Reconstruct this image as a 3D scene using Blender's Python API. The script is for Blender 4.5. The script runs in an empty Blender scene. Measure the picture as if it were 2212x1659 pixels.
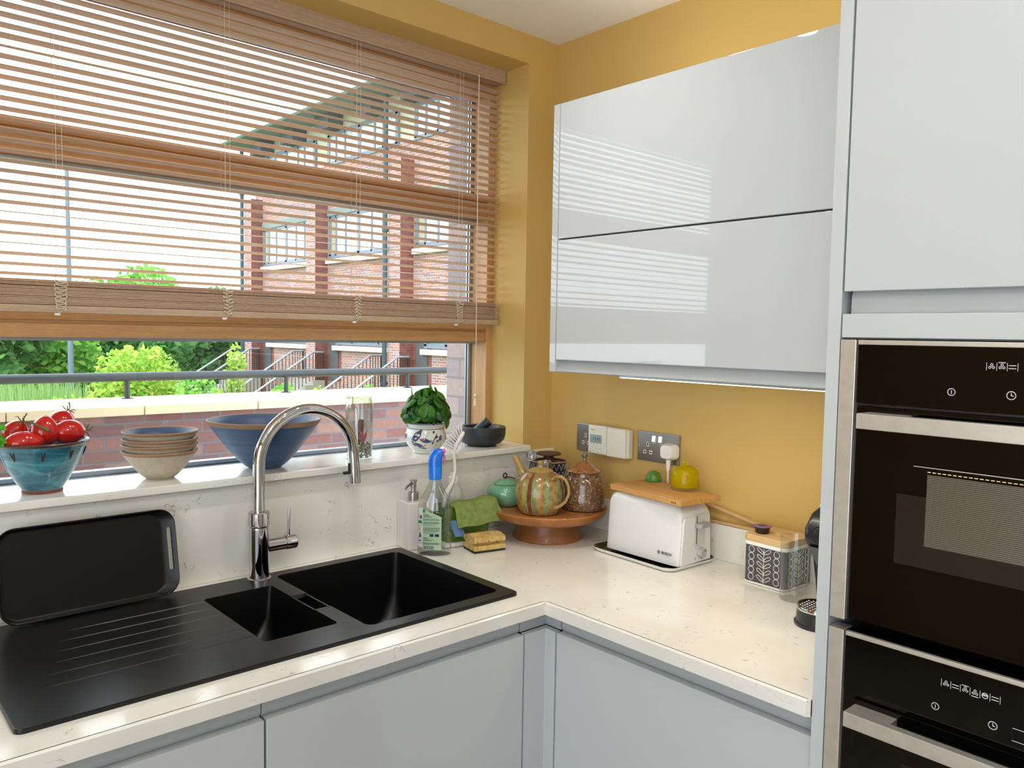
import bpy, bmesh, math, random
from mathutils import Vector, Matrix, Euler
random.seed(7)
SC = bpy.context.scene
COL = SC.collection
R = math.radians

# ------------------------------------------------------------------ camera
CAM_F = 1707.2281            # focal length in pixels of the 2212 px wide frame
CPOS = Vector((-1.8471, -1.8572, 1.5072))
YAW, PITCH, ROLL = R(48.0407), R(-3.5571), R(0.9693)
_f = Vector((math.cos(PITCH)*math.cos(YAW), math.cos(PITCH)*math.sin(YAW), math.sin(PITCH)))
_r0 = Vector((math.sin(YAW), -math.cos(YAW), 0)); _u0 = _r0.cross(_f)
_r = _r0*math.cos(ROLL)+_u0*math.sin(ROLL); _u = -_r0*math.sin(ROLL)+_u0*math.cos(ROLL)
cam = bpy.data.cameras.new('camera'); cam.sensor_fit = 'HORIZONTAL'; cam.sensor_width = 36
cam.lens = CAM_F/2212*36; cam.clip_start = .02; cam.clip_end = 300
camo = bpy.data.objects.new('camera', cam); COL.objects.link(camo)
M = Matrix(((_r.x, _u.x, -_f.x), (_r.y, _u.y, -_f.y), (_r.z, _u.z, -_f.z))).to_4x4(); M.translation = CPOS
camo.matrix_world = M; SC.camera = camo

# ------------------------------------------------------------------ sky, exposure
SKY = 4.0
wd = bpy.data.worlds.new('sky'); SC.world = wd; wd.use_nodes = True
bg = wd.node_tree.nodes['Background']
bg.inputs['Color'].default_value = (.86, .94, 1.0, 1); bg.inputs['Strength'].default_value = SKY
vs = SC.view_settings; vs.view_transform = 'Standard'; vs.look = 'None'; vs.exposure = 0.0; vs.gamma = 1; vs.use_curve_mapping = False
SC.cycles.use_denoising = True
SC.cycles.max_bounces = 10; SC.cycles.diffuse_bounces = 5; SC.cycles.glossy_bounces = 5
SC.cycles.transparent_max_bounces = 24; SC.cycles.transmission_bounces = 8
SC.cycles.sample_clamp_indirect = 6; SC.cycles.blur_glossy = .05
SC.cycles.caustics_reflective = False; SC.cycles.caustics_refractive = False
PEND = 20.0  # strength of the added, unseen pendant
LAMP = 1.5                  # watts of each ceiling downlight
LED = 1.0
UPL = .75                    # added, unseen strip on top of the wall cabinet

# ------------------------------------------------------------------ helpers
WM = {}
def wm(o): return WM.get(o.name, Matrix.Identity(4))
def nb(): return bmesh.new()
def box(bm, x0, x1, y0, y1, z0, z1, bev=0, seg=2, Mx=None):
    x0, x1 = min(x0, x1), max(x0, x1); y0, y1 = min(y0, y1), max(y0, y1); z0, z1 = min(z0, z1), max(z0, z1)
    v = [bm.verts.new((x, y, z)) for x in (x0, x1) for y in (y0, y1) for z in (z0, z1)]
    fs = [bm.faces.new([v[i] for i in q]) for q in ((0, 1, 3, 2), (4, 6, 7, 5), (0, 4, 5, 1), (2, 3, 7, 6), (0, 2, 6, 4), (1, 5, 7, 3))]
    if bev > 0:
        es = list({e for f in fs for e in f.edges})
        r = bmesh.ops.bevel(bm, geom=es, offset=bev, segments=seg, profile=.5, affect='EDGES')
        if Mx is not None:
            vv = {q for f in r['faces'] for q in f.verts} | {q for f in fs if f.is_valid for q in f.verts}
            bmesh.ops.transform(bm, matrix=Mx, verts=list(vv))
    elif Mx is not None:
        bmesh.ops.transform(bm, matrix=Mx, verts=v)
def lathe(bm, prof, n=48, c=(0, 0, 0), Mx=None, sx=1, sy=1):
    rings = []
    for r, z in prof:
        if r < 1e-6: rings.append([bm.verts.new((c[0], c[1], c[2]+z))])
        else: rings.append([bm.verts.new((c[0]+r*sx*math.cos(2*math.pi*i/n), c[1]+r*sy*math.sin(2*math.pi*i/n), c[2]+z)) for i in range(n)])
    for a, b in zip(rings, rings[1:]):
        for i in range(n):
            j = (i+1) % n
            if len(a) == 1 and len(b) == 1: continue
            if len(a) == 1: bm.faces.new((a[0], b[j], b[i]))
            elif len(b) == 1: bm.faces.new((a[i], a[j], b[0]))
            else: bm.faces.new((a[i], a[j], b[j], b[i]))
    if Mx is not None: bmesh.ops.transform(bm, matrix=Mx, verts=[v for q in rings for v in q])
def tube(bm, pts, r, n=10, caps=True, closed=False, flat=1.0):
    pts = [Vector(p) for p in pts]; m = len(pts)
    rr = r if isinstance(r, (list, tuple)) else [r]*m
    def tan(i):
        if closed: return (pts[(i+1) % m]-pts[i-1]).normalized()
        return (pts[min(i+1, m-1)]-pts[max(i-1, 0)]).normalized()
    t = tan(0); a = Vector((0, 0, 1)) if abs(t.z) < .9 else Vector((1, 0, 0))
    nx = (a-t*a.dot(t)).normalized(); rings = []
    for i in range(m):
        t = tan(i); nx = (nx-t*nx.dot(t)).normalized(); ny = t.cross(nx)
        rings.append([bm.verts.new(pts[i]+(nx*math.cos(2*math.pi*k/n)*flat+ny*math.sin(2*math.pi*k/n))*rr[i]) for k in range(n)])
    for a, b in list(zip(rings, rings[1:]))+([(rings[-1], rings[0])] if closed else []):
        for k in range(n): bm.faces.new((a[k], a[(k+1) % n], b[(k+1) % n], b[k]))
    if caps and not closed: bm.faces.new(rings[0][::-1]); bm.faces.new(rings[-1])
def rrect(w, h, r, n=6, cx=0, cy=0):
    out = []
    for sx, sy, a0 in ((1, 1, 0), (-1, 1, 90), (-1, -1, 180), (1, -1, 270)):
        for k in range(n+1):
            a = R(a0+90*k/n); out.append((cx+sx*(w/2-r)+r*math.cos(a), cy+sy*(h/2-r)+r*math.sin(a)))
    return out
def prism(bm, poly, z0, z1, Mx=None):
    a = [bm.verts.new((x, y, z0)) for x, y in poly]; b = [bm.verts.new((x, y, z1)) for x, y in poly]; n = len(poly)
    bm.faces.new(a[::-1]); bm.faces.new(b)
    for i in range(n): bm.faces.new((a[i], a[(i+1) % n], b[(i+1) % n], b[i]))
    if Mx is not None: bmesh.ops.transform(bm, matrix=Mx, verts=a+b)
def loft(bm, loops, cap0=True, cap1=True, Mx=None):
    rs = [[bm.verts.new(p) for p in L] for L in loops]; n = len(rs[0])
    for a, b in zip(rs, rs[1:]):
        for i in range(n): bm.faces.new((a[i], a[(i+1) % n], b[(i+1) % n], b[i]))
    if cap0: bm.faces.new(rs[0][::-1])
    if cap1: bm.faces.new(rs[-1])
    if Mx is not None: bmesh.ops.transform(bm, matrix=Mx, verts=[v for q in rs for v in q])
def quad(bm, *p): bm.faces.new([bm.verts.new(q) for q in p])
def disc(bm, c, ax, r, n=24):
    ax = Vector(ax).normalized(); a = Vector((0, 0, 1)) if abs(ax.z) < .9 else Vector((1, 0, 0))
    u = ax.cross(a).normalized(); v = ax.cross(u)
    bm.faces.new([bm.verts.new(Vector(c)+(u*math.cos(2*math.pi*i/n)+v*math.sin(2*math.pi*i/n))*r) for i in range(n)])
def arc(c, r, a0, a1, n=12, plane='xz', k=0):
    o = []
    for i in range(n+1):
        a = R(a0+(a1-a0)*i/n); p = (c[0]+r*math.cos(a), c[1]+r*math.sin(a))
        o.append({'xz': (p[0], k, p[1]), 'yz': (k, p[0], p[1]), 'xy': (p[0], p[1], k)}[plane])
    return o
def obj(name, bm, m, parent=None, w=True, smooth=40, flip=True, kind=None):
    """one mesh object; w: the bmesh is in world coordinates"""
    if parent is not None and w:
        bmesh.ops.transform(bm, matrix=wm(parent).inverted(), verts=bm.verts)
    if flip: bmesh.ops.recalc_face_normals(bm, faces=bm.faces)
    if smooth:
        for f in bm.faces: f.smooth = True
        for e in bm.edges:
            e.smooth = len(e.link_faces) == 2 and e.calc_face_angle(3.0) < R(smooth)
    me = bpy.data.meshes.new(name); bm.to_mesh(me); bm.free()
    for q in (m if isinstance(m, (list, tuple)) else [m]): me.materials.append(q)
    o = bpy.data.objects.new(name, me); COL.objects.link(o)
    if parent is not None: o.parent = parent; WM[o.name] = wm(parent)
    if smooth and len(me.vertices) < 6000:
        wn = o.modifiers.new('weighted', 'WEIGHTED_NORMAL'); wn.keep_sharp = True; wn.weight = 50
    if kind: o['kind'] = kind
    return o
def tag(o, label, cat, group=None):
    o['label'] = label; o['category'] = cat
    if group: o['group'] = group
    return o
def thing(name, label, cat, loc=(0, 0, 0), rz=0, group=None, rot=None):
    o = bpy.data.objects.new(name, None); COL.objects.link(o); o.empty_display_size = .03
    e = Euler(rot) if rot else Euler((0, 0, rz))
    o.location = loc; o.rotation_euler = e
    WM[o.name] = Matrix.Translation(loc) @ e.to_matrix().to_4x4()
    return tag(o, label, cat, group)
def struct(name, bm, m, parent=None, smooth=0):
    o = obj(name, bm, m, parent, smooth=smooth)
    if parent is None: o['kind'] = 'structure'
    return o
def dup(root, loc, rz, label=None, group=None, scale=None):
    r = root.copy(); COL.objects.link(r); r.location = loc; r.rotation_euler = (0, 0, rz)
    if scale: r.scale = scale if isinstance(scale, (tuple, list)) else (scale,)*3
    if label: r['label'] = label
    if group: r['group'] = group
    for ch in list(root.children):
        c = ch.copy(); COL.objects.link(c); c.parent = r
        for g in ch.children:
            d = g.copy(); COL.objects.link(d); d.parent = c
    return r
def cut(o, bm):
    """subtract a bmesh (same coordinates as o's mesh) from o"""
    bmesh.ops.recalc_face_normals(bm, faces=bm.faces)
    me = bpy.data.meshes.new('cutter'); bm.to_mesh(me); bm.free()
    c = bpy.data.objects.new('cutter', me); COL.objects.link(c); c.matrix_world = wm(o)
    o.modifiers.clear(); md = o.modifiers.new('b', 'BOOLEAN'); md.operation = 'DIFFERENCE'; md.object = c; md.solver = 'EXACT'
    bpy.context.view_layer.update()
    dg = bpy.context.evaluated_depsgraph_get()
    new = bpy.data.meshes.new_from_object(o.evaluated_get(dg)); o.modifiers.clear(); wn = o.modifiers.new('weighted', 'WEIGHTED_NORMAL'); wn.keep_sharp = True
    old = o.data; o.data = new; new.name = old.name; bpy.data.meshes.remove(old)
    bpy.data.objects.remove(c); bpy.data.meshes.remove(me)
    b2 = nb(); b2.from_mesh(new)
    for f in b2.faces: f.smooth = True
    for e in b2.edges: e.smooth = len(e.link_faces) == 2 and e.calc_face_angle(3.0) < R(30)
    b2.to_mesh(new); b2.free()
def text_mesh(bm, s, size, Mx, ext=.0002, align='CENTER'):
    cu = bpy.data.curves.new('t', 'FONT'); cu.body = s; cu.size = size; cu.extrude = ext; cu.align_x = align; cu.align_y = 'CENTER'
    to = bpy.data.objects.new('t', cu); COL.objects.link(to); bpy.context.view_layer.update()
    me = bpy.data.meshes.new_from_object(to.evaluated_get(bpy.context.evaluated_depsgraph_get()))
    me.transform(Mx); bm.from_mesh(me)
    bpy.data.objects.remove(to); bpy.data.curves.remove(cu); bpy.data.meshes.remove(me)

# ------------------------------------------------------------------ materials
def lin(c):
    """sRGB 0-255 -> linear"""
    return tuple(((v/255)/12.92 if v/255 <= .04045 else ((v/255+.055)/1.055)**2.4) for v in c)+(1,)
class NT:
    def __init__(s, name):
        s.m = bpy.data.materials.new(name); s.m.use_nodes = True; s.t = s.m.node_tree; s.n = s.t.nodes
        s.p = s.n['Principled BSDF']; s.out = s.n['Material Output']; s._tc = None
    def new(s, k, **kw):
        x = s.n.new(k)
        for a, b in kw.items(): setattr(x, a, b)
        return x
    def L(s, a, b): s.t.links.new(a, b)
    def tc(s, which='Object'):
        if s._tc is None: s._tc = s.new('ShaderNodeTexCoord')
        return s._tc.outputs[which]
    def mapping(s, scale, vec=None):
        mp = s.new('ShaderNodeMapping'); mp.inputs['Scale'].default_value = scale; s.L(vec or s.tc(), mp.inputs['Vector']); return mp.outputs[0]
    def noise(s, scale, detail=3, vec=None, rough=.5, dist=0):
        x = s.new('ShaderNodeTexNoise'); x.inputs['Scale'].default_value = scale; x.inputs['Detail'].default_value = detail
        x.inputs['Roughness'].default_value = rough; x.inputs['Distortion'].default_value = dist
        s.L(vec or s.tc(), x.inputs['Vector']); return x.outputs['Fac']
    def ramp(s, fac, stops, interp='LINEAR'):
        x = s.new('ShaderNodeValToRGB'); e = x.color_ramp.elements; x.color_ramp.interpolation = interp
        while len(e) > 1: e.remove(e[-1])
        e[0].position, e[0].color = stops[0]
        for p, c in stops[1:]:
            q = e.new(p); q.color = c
        s.L(fac, x.inputs[0]); return x.outputs[0]
    def mix(s, fac, a, b, mode='MIX'):
        x = s.new('ShaderNodeMix', data_type='RGBA', blend_type=mode)
        for i, v in ((0, fac), (6, a), (7, b)):
            if hasattr(v, 'is_linked') or hasattr(v, 'links'): s.L(v, x.inputs[i])
            else: x.inputs[i].default_value = v
        return x.outputs[2]
    def math(s, op, a, b=0):
        x = s.new('ShaderNodeMath', operation=op)
        for i, v in ((0, a), (1, b)):
            if hasattr(v, 'links'): s.L(v, x.inputs[i])
            else: x.inputs[i].default_value = v
        return x.outputs[0]
    def bump(s, h, strength=.2, dist=.002):
        x = s.new('ShaderNodeBump'); x.inputs['Strength'].default_value = strength; x.inputs['Distance'].default_value = dist
        s.L(h, x.inputs['Height']); s.L(x.outputs[0], s.p.inputs['Normal'])
    def set(s, color=None, rough=.5, metal=0, spec=.5, coat=0, sub=0):
        i = s.p.inputs
        if color is not None:
            if hasattr(color, 'links'): s.L(color, i['Base Color'])
            else: i['Base Color'].default_value = color
        i['Roughness'].default_value = rough; i['Metallic'].default_value = metal; i['Specular IOR Level'].default_value = spec
        i['Coat Weight'].default_value = coat; i['Coat Roughness'].default_value = .05
        return s.m
def sc(c, k): return (min(c[0]*k, 1), min(c[1]*k, 1), min(c[2]*k, 1), 1)
def mat(name, rgb, rough=.5, metal=0, spec=.5, coat=0, var=.06, vs_=25, bump=0, bs=200):
    t = NT(name); c = lin(rgb)
    f = t.noise(vs_, 3)
    col = t.ramp(f, [(.3, sc(c, 1-var)), (.7, sc(c, 1+var))])
    if bump: t.bump(t.noise(bs, 3), bump, .001)
    return t.set(col, rough, metal, spec, coat)
def glassy(name, tint=(1, 1, 1), refl=1.0, ior=1.5, rough=.0):
    """thin clear glass or plastic: straight-through transmission plus an angle dependent reflection"""
    t = NT(name); t.n.remove(t.p)
    tr = t.new('ShaderNodeBsdfTransparent'); tr.inputs[0].default_value = tint+(1,)
    gl = t.new('ShaderNodeBsdfGlossy'); gl.inputs['Roughness'].default_value = rough
    lw = t.new('ShaderNodeLayerWeight'); f0 = ((ior-1)/(ior+1))**2
    f = t.math('ADD', t.math('MULTIPLY', t.math('POWER', lw.outputs['Facing'], 5), 1-f0), f0)
    mx = t.new('ShaderNodeMixShader')
    t.L(t.math('MULTIPLY', f, refl), mx.inputs[0]); t.L(tr.outputs[0], mx.inputs[1]); t.L(gl.outputs[0], mx.inputs[2]); t.L(mx.outputs[0], t.out.inputs[0])
    return t.m
def emit(name, rgb, s):
    t = NT(name); t.n.remove(t.p); e = t.new('ShaderNodeEmission'); e.inputs[0].default_value = lin(rgb); e.inputs[1].default_value = s
    t.L(e.outputs[0], t.out.inputs[0]); return t.m
def wood(name, a, b, axis='x', scale=1.0, rough=.45, coat=0, knots=False):
    t = NT(name)
    st = {'x': (2, 30, 30), 'y': (30, 2, 30), 'z': (30, 30, 2)}[axis]
    v = t.mapping(tuple(q*scale for q in st))
    f = t.noise(1.6, 6, v, .6, .6)
    col = t.ramp(f, [(.25, lin(a)), (.5, lin(tuple((x+y)/2 for x, y in zip(a, b)))), (.75, lin(b))])
    fine = t.noise(6, 2, t.mapping(tuple(q*scale*4 for q in st)))
    col = t.mix(.25, col, t.ramp(fine, [(.4, (.6, .5, .4, 1)), (.6, (1, 1, 1, 1))]), 'MULTIPLY')
    if knots:
        vo = t.new('ShaderNodeTexVoronoi'); vo.inputs['Scale'].default_value = 1
        t.L(t.mapping((1.9, 9, 9)), vo.inputs['Vector'])
        col = t.mix(t.ramp(vo.outputs['Distance'], [(.06, (1, 1, 1, 1)), (.1, (0, 0, 0, 1))]), col, lin((70, 42, 24)))
    t.bump(f, .08, .001)
    return t.set(col, rough, 0, .4, coat)
def brick(name, axis, cols, mortar, sc_=1.0, mw=.01, rough=.85, bumpy=.5):
    """axis 'x': wall runs along x, 'y': along y"""
    t = NT(name); sp = t.new('ShaderNodeSeparateXYZ'); t.L(t.tc(), sp.inputs[0])
    cb = t.new('ShaderNodeCombineXYZ')
    t.L(sp.outputs[0 if axis == 'x' else 1], cb.inputs[0]); t.L(sp.outputs[2], cb.inputs[1])
    b = t.new('ShaderNodeTexBrick'); b.inputs['Scale'].default_value = 1; b.offset = .5
    b.inputs['Brick Width'].default_value = .225*sc_; b.inputs['Row Height'].default_value = .075*sc_
    b.inputs['Mortar Size'].default_value = mw/2*sc_; b.inputs['Mortar Smooth'].default_value = .1; b.inputs['Bias'].default_value = 0
    t.L(cb.outputs[0], b.inputs['Vector'])
    b.inputs['Color1'].default_value = (0, 0, 0, 1); b.inputs['Color2'].default_value = (1, 1, 1, 1); b.inputs['Mortar'].default_value = (.5, .5, .5, 1)
    n = len(cols); col = t.ramp(b.outputs['Color'], [(i/n, lin(c)) for i, c in enumerate(cols)], 'CONSTANT')
    col = t.mix(t.math('MULTIPLY', t.noise(40, 4), .35), col, lin((90, 60, 55)))
    col = t.mix(b.outputs['Fac'], col, lin(mortar))
    t.bump(t.math('SUBTRACT', t.math('MULTIPLY', t.noise(120, 3), .3), b.outputs['Fac']), bumpy, .006)
    return t.set(col, rough, 0, .2)
def quartz(name):
    t = NT(name)
    v = t.new('ShaderNodeMapping'); t.L(t.tc(), v.inputs[0]); v.inputs['Rotation'].default_value = (.3, .2, .5)
    w = t.noise(9, 4, None, .6)
    warp = t.new('ShaderNodeVectorMath', operation='MULTIPLY_ADD'); t.L(t.tc(), warp.inputs[0])
    nz = t.new('ShaderNodeTexNoise'); nz.inputs['Scale'].default_value = 14; nz.inputs['Detail'].default_value = 3; t.L(t.tc(), nz.inputs['Vector'])
    mu = t.new('ShaderNodeVectorMath', operation='SCALE'); t.L(nz.outputs['Color'], mu.inputs[0]); mu.inputs['Scale'].default_value = .13
    ad = t.new('ShaderNodeVectorMath', operation='ADD'); t.L(t.tc(), ad.inputs[0]); t.L(mu.outputs[0], ad.inputs[1])
    vo = t.new('ShaderNodeTexVoronoi', feature='DISTANCE_TO_EDGE'); vo.inputs['Scale'].default_value = 24; t.L(ad.outputs[0], vo.inputs['Vector'])
    line = t.ramp(vo.outputs['Distance'], [(.0, (1, 1, 1, 1)), (.035, (0, 0, 0, 1))])
    gate = t.ramp(t.noise(20, 2), [(.52, (0, 0, 0, 1)), (.66, (1, 1, 1, 1))])
    g2 = t.ramp(t.noise(70, 3), [(.47, (0, 0, 0, 1)), (.6, (1, 1, 1, 1))])
    k = t.math('MULTIPLY', t.math('MULTIPLY', line, gate), g2)
    base = t.ramp(t.noise(5, 3), [(.35, lin((226, 223, 215))), (.65, lin((236, 234, 228)))])
    col = t.mix(t.math('MULTIPLY', k, .8), base, lin((120, 122, 124)))
    return t.set(col, .12, 0, .5)

M_wall = mat('yellow_wall_paint', (206, 172, 102), .55, spec=.35, var=.03, vs_=3, bump=.06, bs=260)
M_ceil = mat('ceiling_paint', (238, 235, 228), .8, spec=.1, var=.02, vs_=4)
M_floor = wood('floor_planks', (140, 128, 114), (164, 152, 138), 'x', .4, .4)
M_cab = mat('gloss_grey_lacquer', (194, 198, 201), .02, spec=.6, var=.008, vs_=2)
M_cabm = mat('grey_carcass', (190, 192, 192), .3, var=.02)
M_rail = mat('handle_rail_grey', (176, 180, 182), .22, spec=.5, var=.02)
M_gap = mat('shadow_gap', (30, 30, 32), .7, var=.1)
M_quartz = quartz('white_quartz')
M_pine = wood('pine_frame', (186, 138, 90), (218, 172, 120), 'x', .8, .38, .1, knots=True)
M_pinev = wood('pine_frame_upright', (190, 142, 94), (220, 174, 122), 'z', .8, .38, .1)
M_pane = glassy('window_glass', (.97, .985, .98), .8)
M_alu = mat('grey_aluminium', (176, 186, 196), .3, .6, var=.03)
M_steel = mat('brushed_steel', (214, 209, 199), .36, .7, var=.05, vs_=60)
M_steel2 = mat('satin_steel_plate', (170, 168, 164), .28, 1, var=.08, vs_=6)
M_chrome = mat('polished_chrome', (205, 205, 208), .05, 1, var=.015)
M_black = mat('black_plastic', (18, 18, 20), .35, var=.1)
M_blackgl = mat('black_oven_glass', (5, 5, 6), .03, spec=.4, var=.1)
M_white = mat('white_plastic', (236, 236, 234), .28, var=.015)
M_sink = mat('black_composite', (13, 13, 15), .32, spec=.45, var=.25, vs_=500, bump=.05, bs=900)
# ------------------------------------------------------------------ room shell
XL, YB, ZC = -3.5, -4.4, 2.4436          # left wall, back wall, ceiling
WX, WT = -.1263, 2.3554                  # right reveal and head of the window opening
ZS, ZW = 1.1577, .91                     # top of the sill, top of the worktop
bm = nb(); box(bm, XL-.2, .2, YB-.2, .16, -.2, 0); struct('floor', bm, M_floor)
bm = nb(); box(bm, XL-.2, .2, YB-.2, .30, ZC, ZC+.2); struct('ceiling', bm, M_ceil)
bm = nb()
box(bm, WX, 0, 0, .159, 0, ZC); box(bm, XL-.2, WX, 0, .159, WT, ZC); box(bm, -2.06, WX, 0, .159, 0, 1.1392)
box(bm, -2.06, -1.99, 0, .159, 1.1392, WT); box(bm, XL-.2, -2.92, 0, .159, 0, WT)
struct('wall_window', bm, M_wall)
bm = nb(); box(bm, 0, .2, YB-.2, .159, 0, ZC); struct('wall_right', bm, M_wall)
M_wall2 = mat('off_white_wall_paint', (206, 204, 198), .6, spec=.2, var=.02, vs_=3)
LY0, LY1, LZ0, LZ1 = -4.1, -1.15, .12, 2.3            # added glazed opening in the left wall, unseen, for more daylight
bm = nb(); box(bm, XL-.2, XL, LY1, 0, 0, ZC); box(bm, XL-.2, XL, YB-.2, LY0, 0, ZC); box(bm, XL-.2, XL, LY0, LY1, LZ1, ZC); box(bm, XL-.2, XL, LY0, LY1, 0, LZ0)
struct('wall_left', bm, M_wall)
bm = nb(); box(bm, XL, .2, YB-.2, YB, 0, ZC); struct('wall_back', bm, M_wall2)
w3 = bpy.data.objects.new('added_window_3', None); COL.objects.link(w3); w3['kind'] = 'structure'  # frame of the made-up opening that brightens the room from the left
bm = nb()
for y in (LY0, LY0+.96, LY0+1.94, LY1-.06): box(bm, XL-.14, XL-.06, y, y+.06, LZ0, LZ1)
box(bm, XL-.14, XL-.06, LY0, LY1, LZ1-.06, LZ1); box(bm, XL-.14, XL-.06, LY0, LY1, LZ0, LZ0+.06)
obj('frame', bm, M_alu, w3, smooth=0)

# outer leaf of our own wall: brown-grey bricks with an open brick reveal right of the window
M_pier = brick('purple_grey_bricks', 'y', [(178, 170, 176), (186, 172, 174), (172, 164, 172), (192, 176, 174)], (150, 144, 144), .99, .011)
M_outer = brick('outer_wall_bricks', 'x', [(112, 62, 54), (128, 74, 62), (98, 58, 56), (140, 88, 74)], (88, 82, 82))
bm = nb(); box(bm, .05, .38, .262, .64, -.3, 5.6); struct('wall_outer', bm, M_pier)
bm = nb(); box(bm, -6, .05, .262, .64, 2.42, 5.6); box(bm, -6, -2.95, .262, .64, -.3, 2.42); struct('wall_facade', bm, M_outer)  # upper wall out of view, carried up to shade the balcony

# ------------------------------------------------------------------ kitchen window
w1 = bpy.data.objects.new('window_1', None); COL.objects.link(w1); w1['kind'] = 'structure'; w1.location = (-1.05, .16, ZS); WM[w1.name] = Matrix.Translation(w1.location)
FX0, FX1 = -1.985, -.1524                # clear width between the jambs
bm = nb()
box(bm, FX1, -.08, .16, .262, ZS-.03, WT+.03, .003); box(bm, FX0-.08, FX0, .16, .262, ZS-.03, WT+.03, .003)
obj('jamb', bm, M_pinev, w1)
bm = nb(); box(bm, FX0, FX1, .16, .262, 2.292, WT+.03, .003); obj('head', bm, M_pine, w1)
for z0, z1, nm in ((1.888, 1.962, 'transom'), (1.484, 1.54, 'transom')):
    bm = nb()
    box(bm, FX0, FX1, .170, .25, z0, z1, .002)
    h = (z1-z0)
    box(bm, FX0, FX1, .160, .18, z0+h*.70, z1, .004); box(bm, FX0, FX1, .163, .18, z0, z0+h*.58, .003)
    obj(nm, bm, M_pine, w1)
    bm = nb(); box(bm, FX0, FX1-.002, .212, .232, z0-.008, z0-.0005); obj('glazing_strip', bm, M_alu, w1)
bm = nb(); box(bm, FX0, FX1, .152, .262, ZS-.03, ZS-.004, .002); box(bm, FX0, FX1, .2, .226, ZS-.004, ZS+.008, .002); obj('bottom_rail', bm, M_alu, w1)
for a, b in ((ZS-.002, 1.486), (1.538, 1.89), (1.96, 2.294)):
    bm = nb(); box(bm, FX0, FX1, .2345, .2385, a, b); obj('pane', bm, M_pane, w1, smooth=0)
    bm = nb()
    for y0, y1 in ((.2395, .244), (.252, .257)): box(bm, FX1-.012, FX1-.0005, y0, y1, a, b); box(bm, FX0+.0005, FX0+.012, y0, y1, a, b)
    box(bm, FX0, FX1, .2395, .257, b-.010, b-.002)
    obj('spacer', bm, M_alu, w1, smooth=0)
    bm = nb(); box(bm, FX1-.010, FX1-.0005, .2445, .2515, a, b-.011); obj('gasket', bm, M_black, w1, smooth=0)
# glazed door further left, seen only in reflections
d1 = bpy.data.objects.new('door_1', None); COL.objects.link(d1); d1['kind'] = 'structure'
bm = nb()
for a, b, c, d in ((-2.92, -2.84, 0, WT), (-2.14, -2.06, 0, WT), (-2.84, -2.14, 2.24, WT), (-2.84, -2.14, 0, .2), (-2.84, -2.14, 1.5, 1.56), (-2.84, -2.14, .95, 1.01)): box(bm, a, b, .16, .25, c, d, .003)
obj('frame', bm, M_pinev, d1)
bm = nb(); box(bm, -2.84, -2.14, .2, .204, .2, 2.24); obj('pane', bm, M_pane, d1, smooth=0)

# ------------------------------------------------------------------ venetian blind
def slat_mat():
    t = NT('beige_blind_slat'); c = t.ramp(t.noise(4, 3, t.mapping((2, 40, 40))), [(.3, lin((232, 212, 192))), (.7, lin((240, 222, 202)))])
    t.set(c, .45, 0, .35)
    tl = t.new('ShaderNodeBsdfTranslucent'); t.L(c, tl.inputs[0]); mx = t.new('ShaderNodeMixShader'); mx.inputs[0].default_value = .45
    t.L(t.p.outputs[0], mx.inputs[1]); t.L(tl.outputs[0], mx.inputs[2]); t.L(mx.outputs[0], t.out.inputs[0]); return t.m
M_slat = slat_mat()
M_cord = mat('blind_cord', (222, 210, 188), .8, var=.05)
M_rail_b = wood('beige_headrail', (178, 152, 126), (198, 172, 146), 'x', 1, .45)
BX0, BX1, BY = -1.965, -.1365, .130
bl = thing('venetian_blind', 'wide beige venetian blind half raised over the kitchen window', 'blind', (-1.05, BY, 2.37))
bm = nb(); box(bm, BX0, -.1305, .112, .156, 2.3165, 2.370, .002)
box(bm, BX0-.003, -.1300, .106, .1125, 2.3135, 2.372, .0025); box(bm, BX0-.003, -.1300, .1045, .1125, 2.3135, 2.322, .002)
obj('headrail', bm, M_rail_b, bl)
def slat_bm(x0, x1, tilt):
    b = nb(); n = 6; W2 = .0125; t = .0006
    pts = []
    for i in range(n+1):
        u = -1+2*i/n; pts.append((u*W2, .0016*(1-u*u)))
    poly = pts+[(a, c-t*2) for a, c in pts[::-1]]
    ca, sa = math.cos(tilt), math.sin(tilt)
    L = [[(x, a*ca-c*sa, a*sa+c*ca) for a, c in poly] for x in (x0, x1)]
    loft(b, L); return b
s0 = None
def put_slat(z, y, tilt, dx):
    global s0
    if s0 is None:
        s0 = obj('slat', slat_bm(BX0+1.05, BX1+1.05, 0), M_slat, bl, w=False); q = s0
    else:
        q = s0.copy(); COL.objects.link(q); q.parent = bl
    q.location = (dx, y-BY, z-2.37); q.rotation_euler = (tilt, 0, 0)
rs = random.Random(3)
SL = [1.967+k*.02158 for k in range(15, -17, -1)]
for k_, z in enumerate(SL): put_slat(z+rs.uniform(-.0006, .0006), BY, R(6.0 if k_ in (9, 25, 28) else -9+rs.uniform(-1.8, 1.8)), rs.uniform(-.001, .001))
NP = 15
for k in range(NP): put_slat(1.5575+k*.0037, BY+rs.uniform(-.0022, .0022), R(-4+rs.uniform(-3.5, 3.5)), rs.uniform(-.0015, .0015))
bm = nb(); box(bm, BX0, BX1+.001, BY-.0135, BY+.0135, 1.5385, 1.5555, .003); obj('bottom_rail', bm, M_rail_b, bl)
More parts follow.
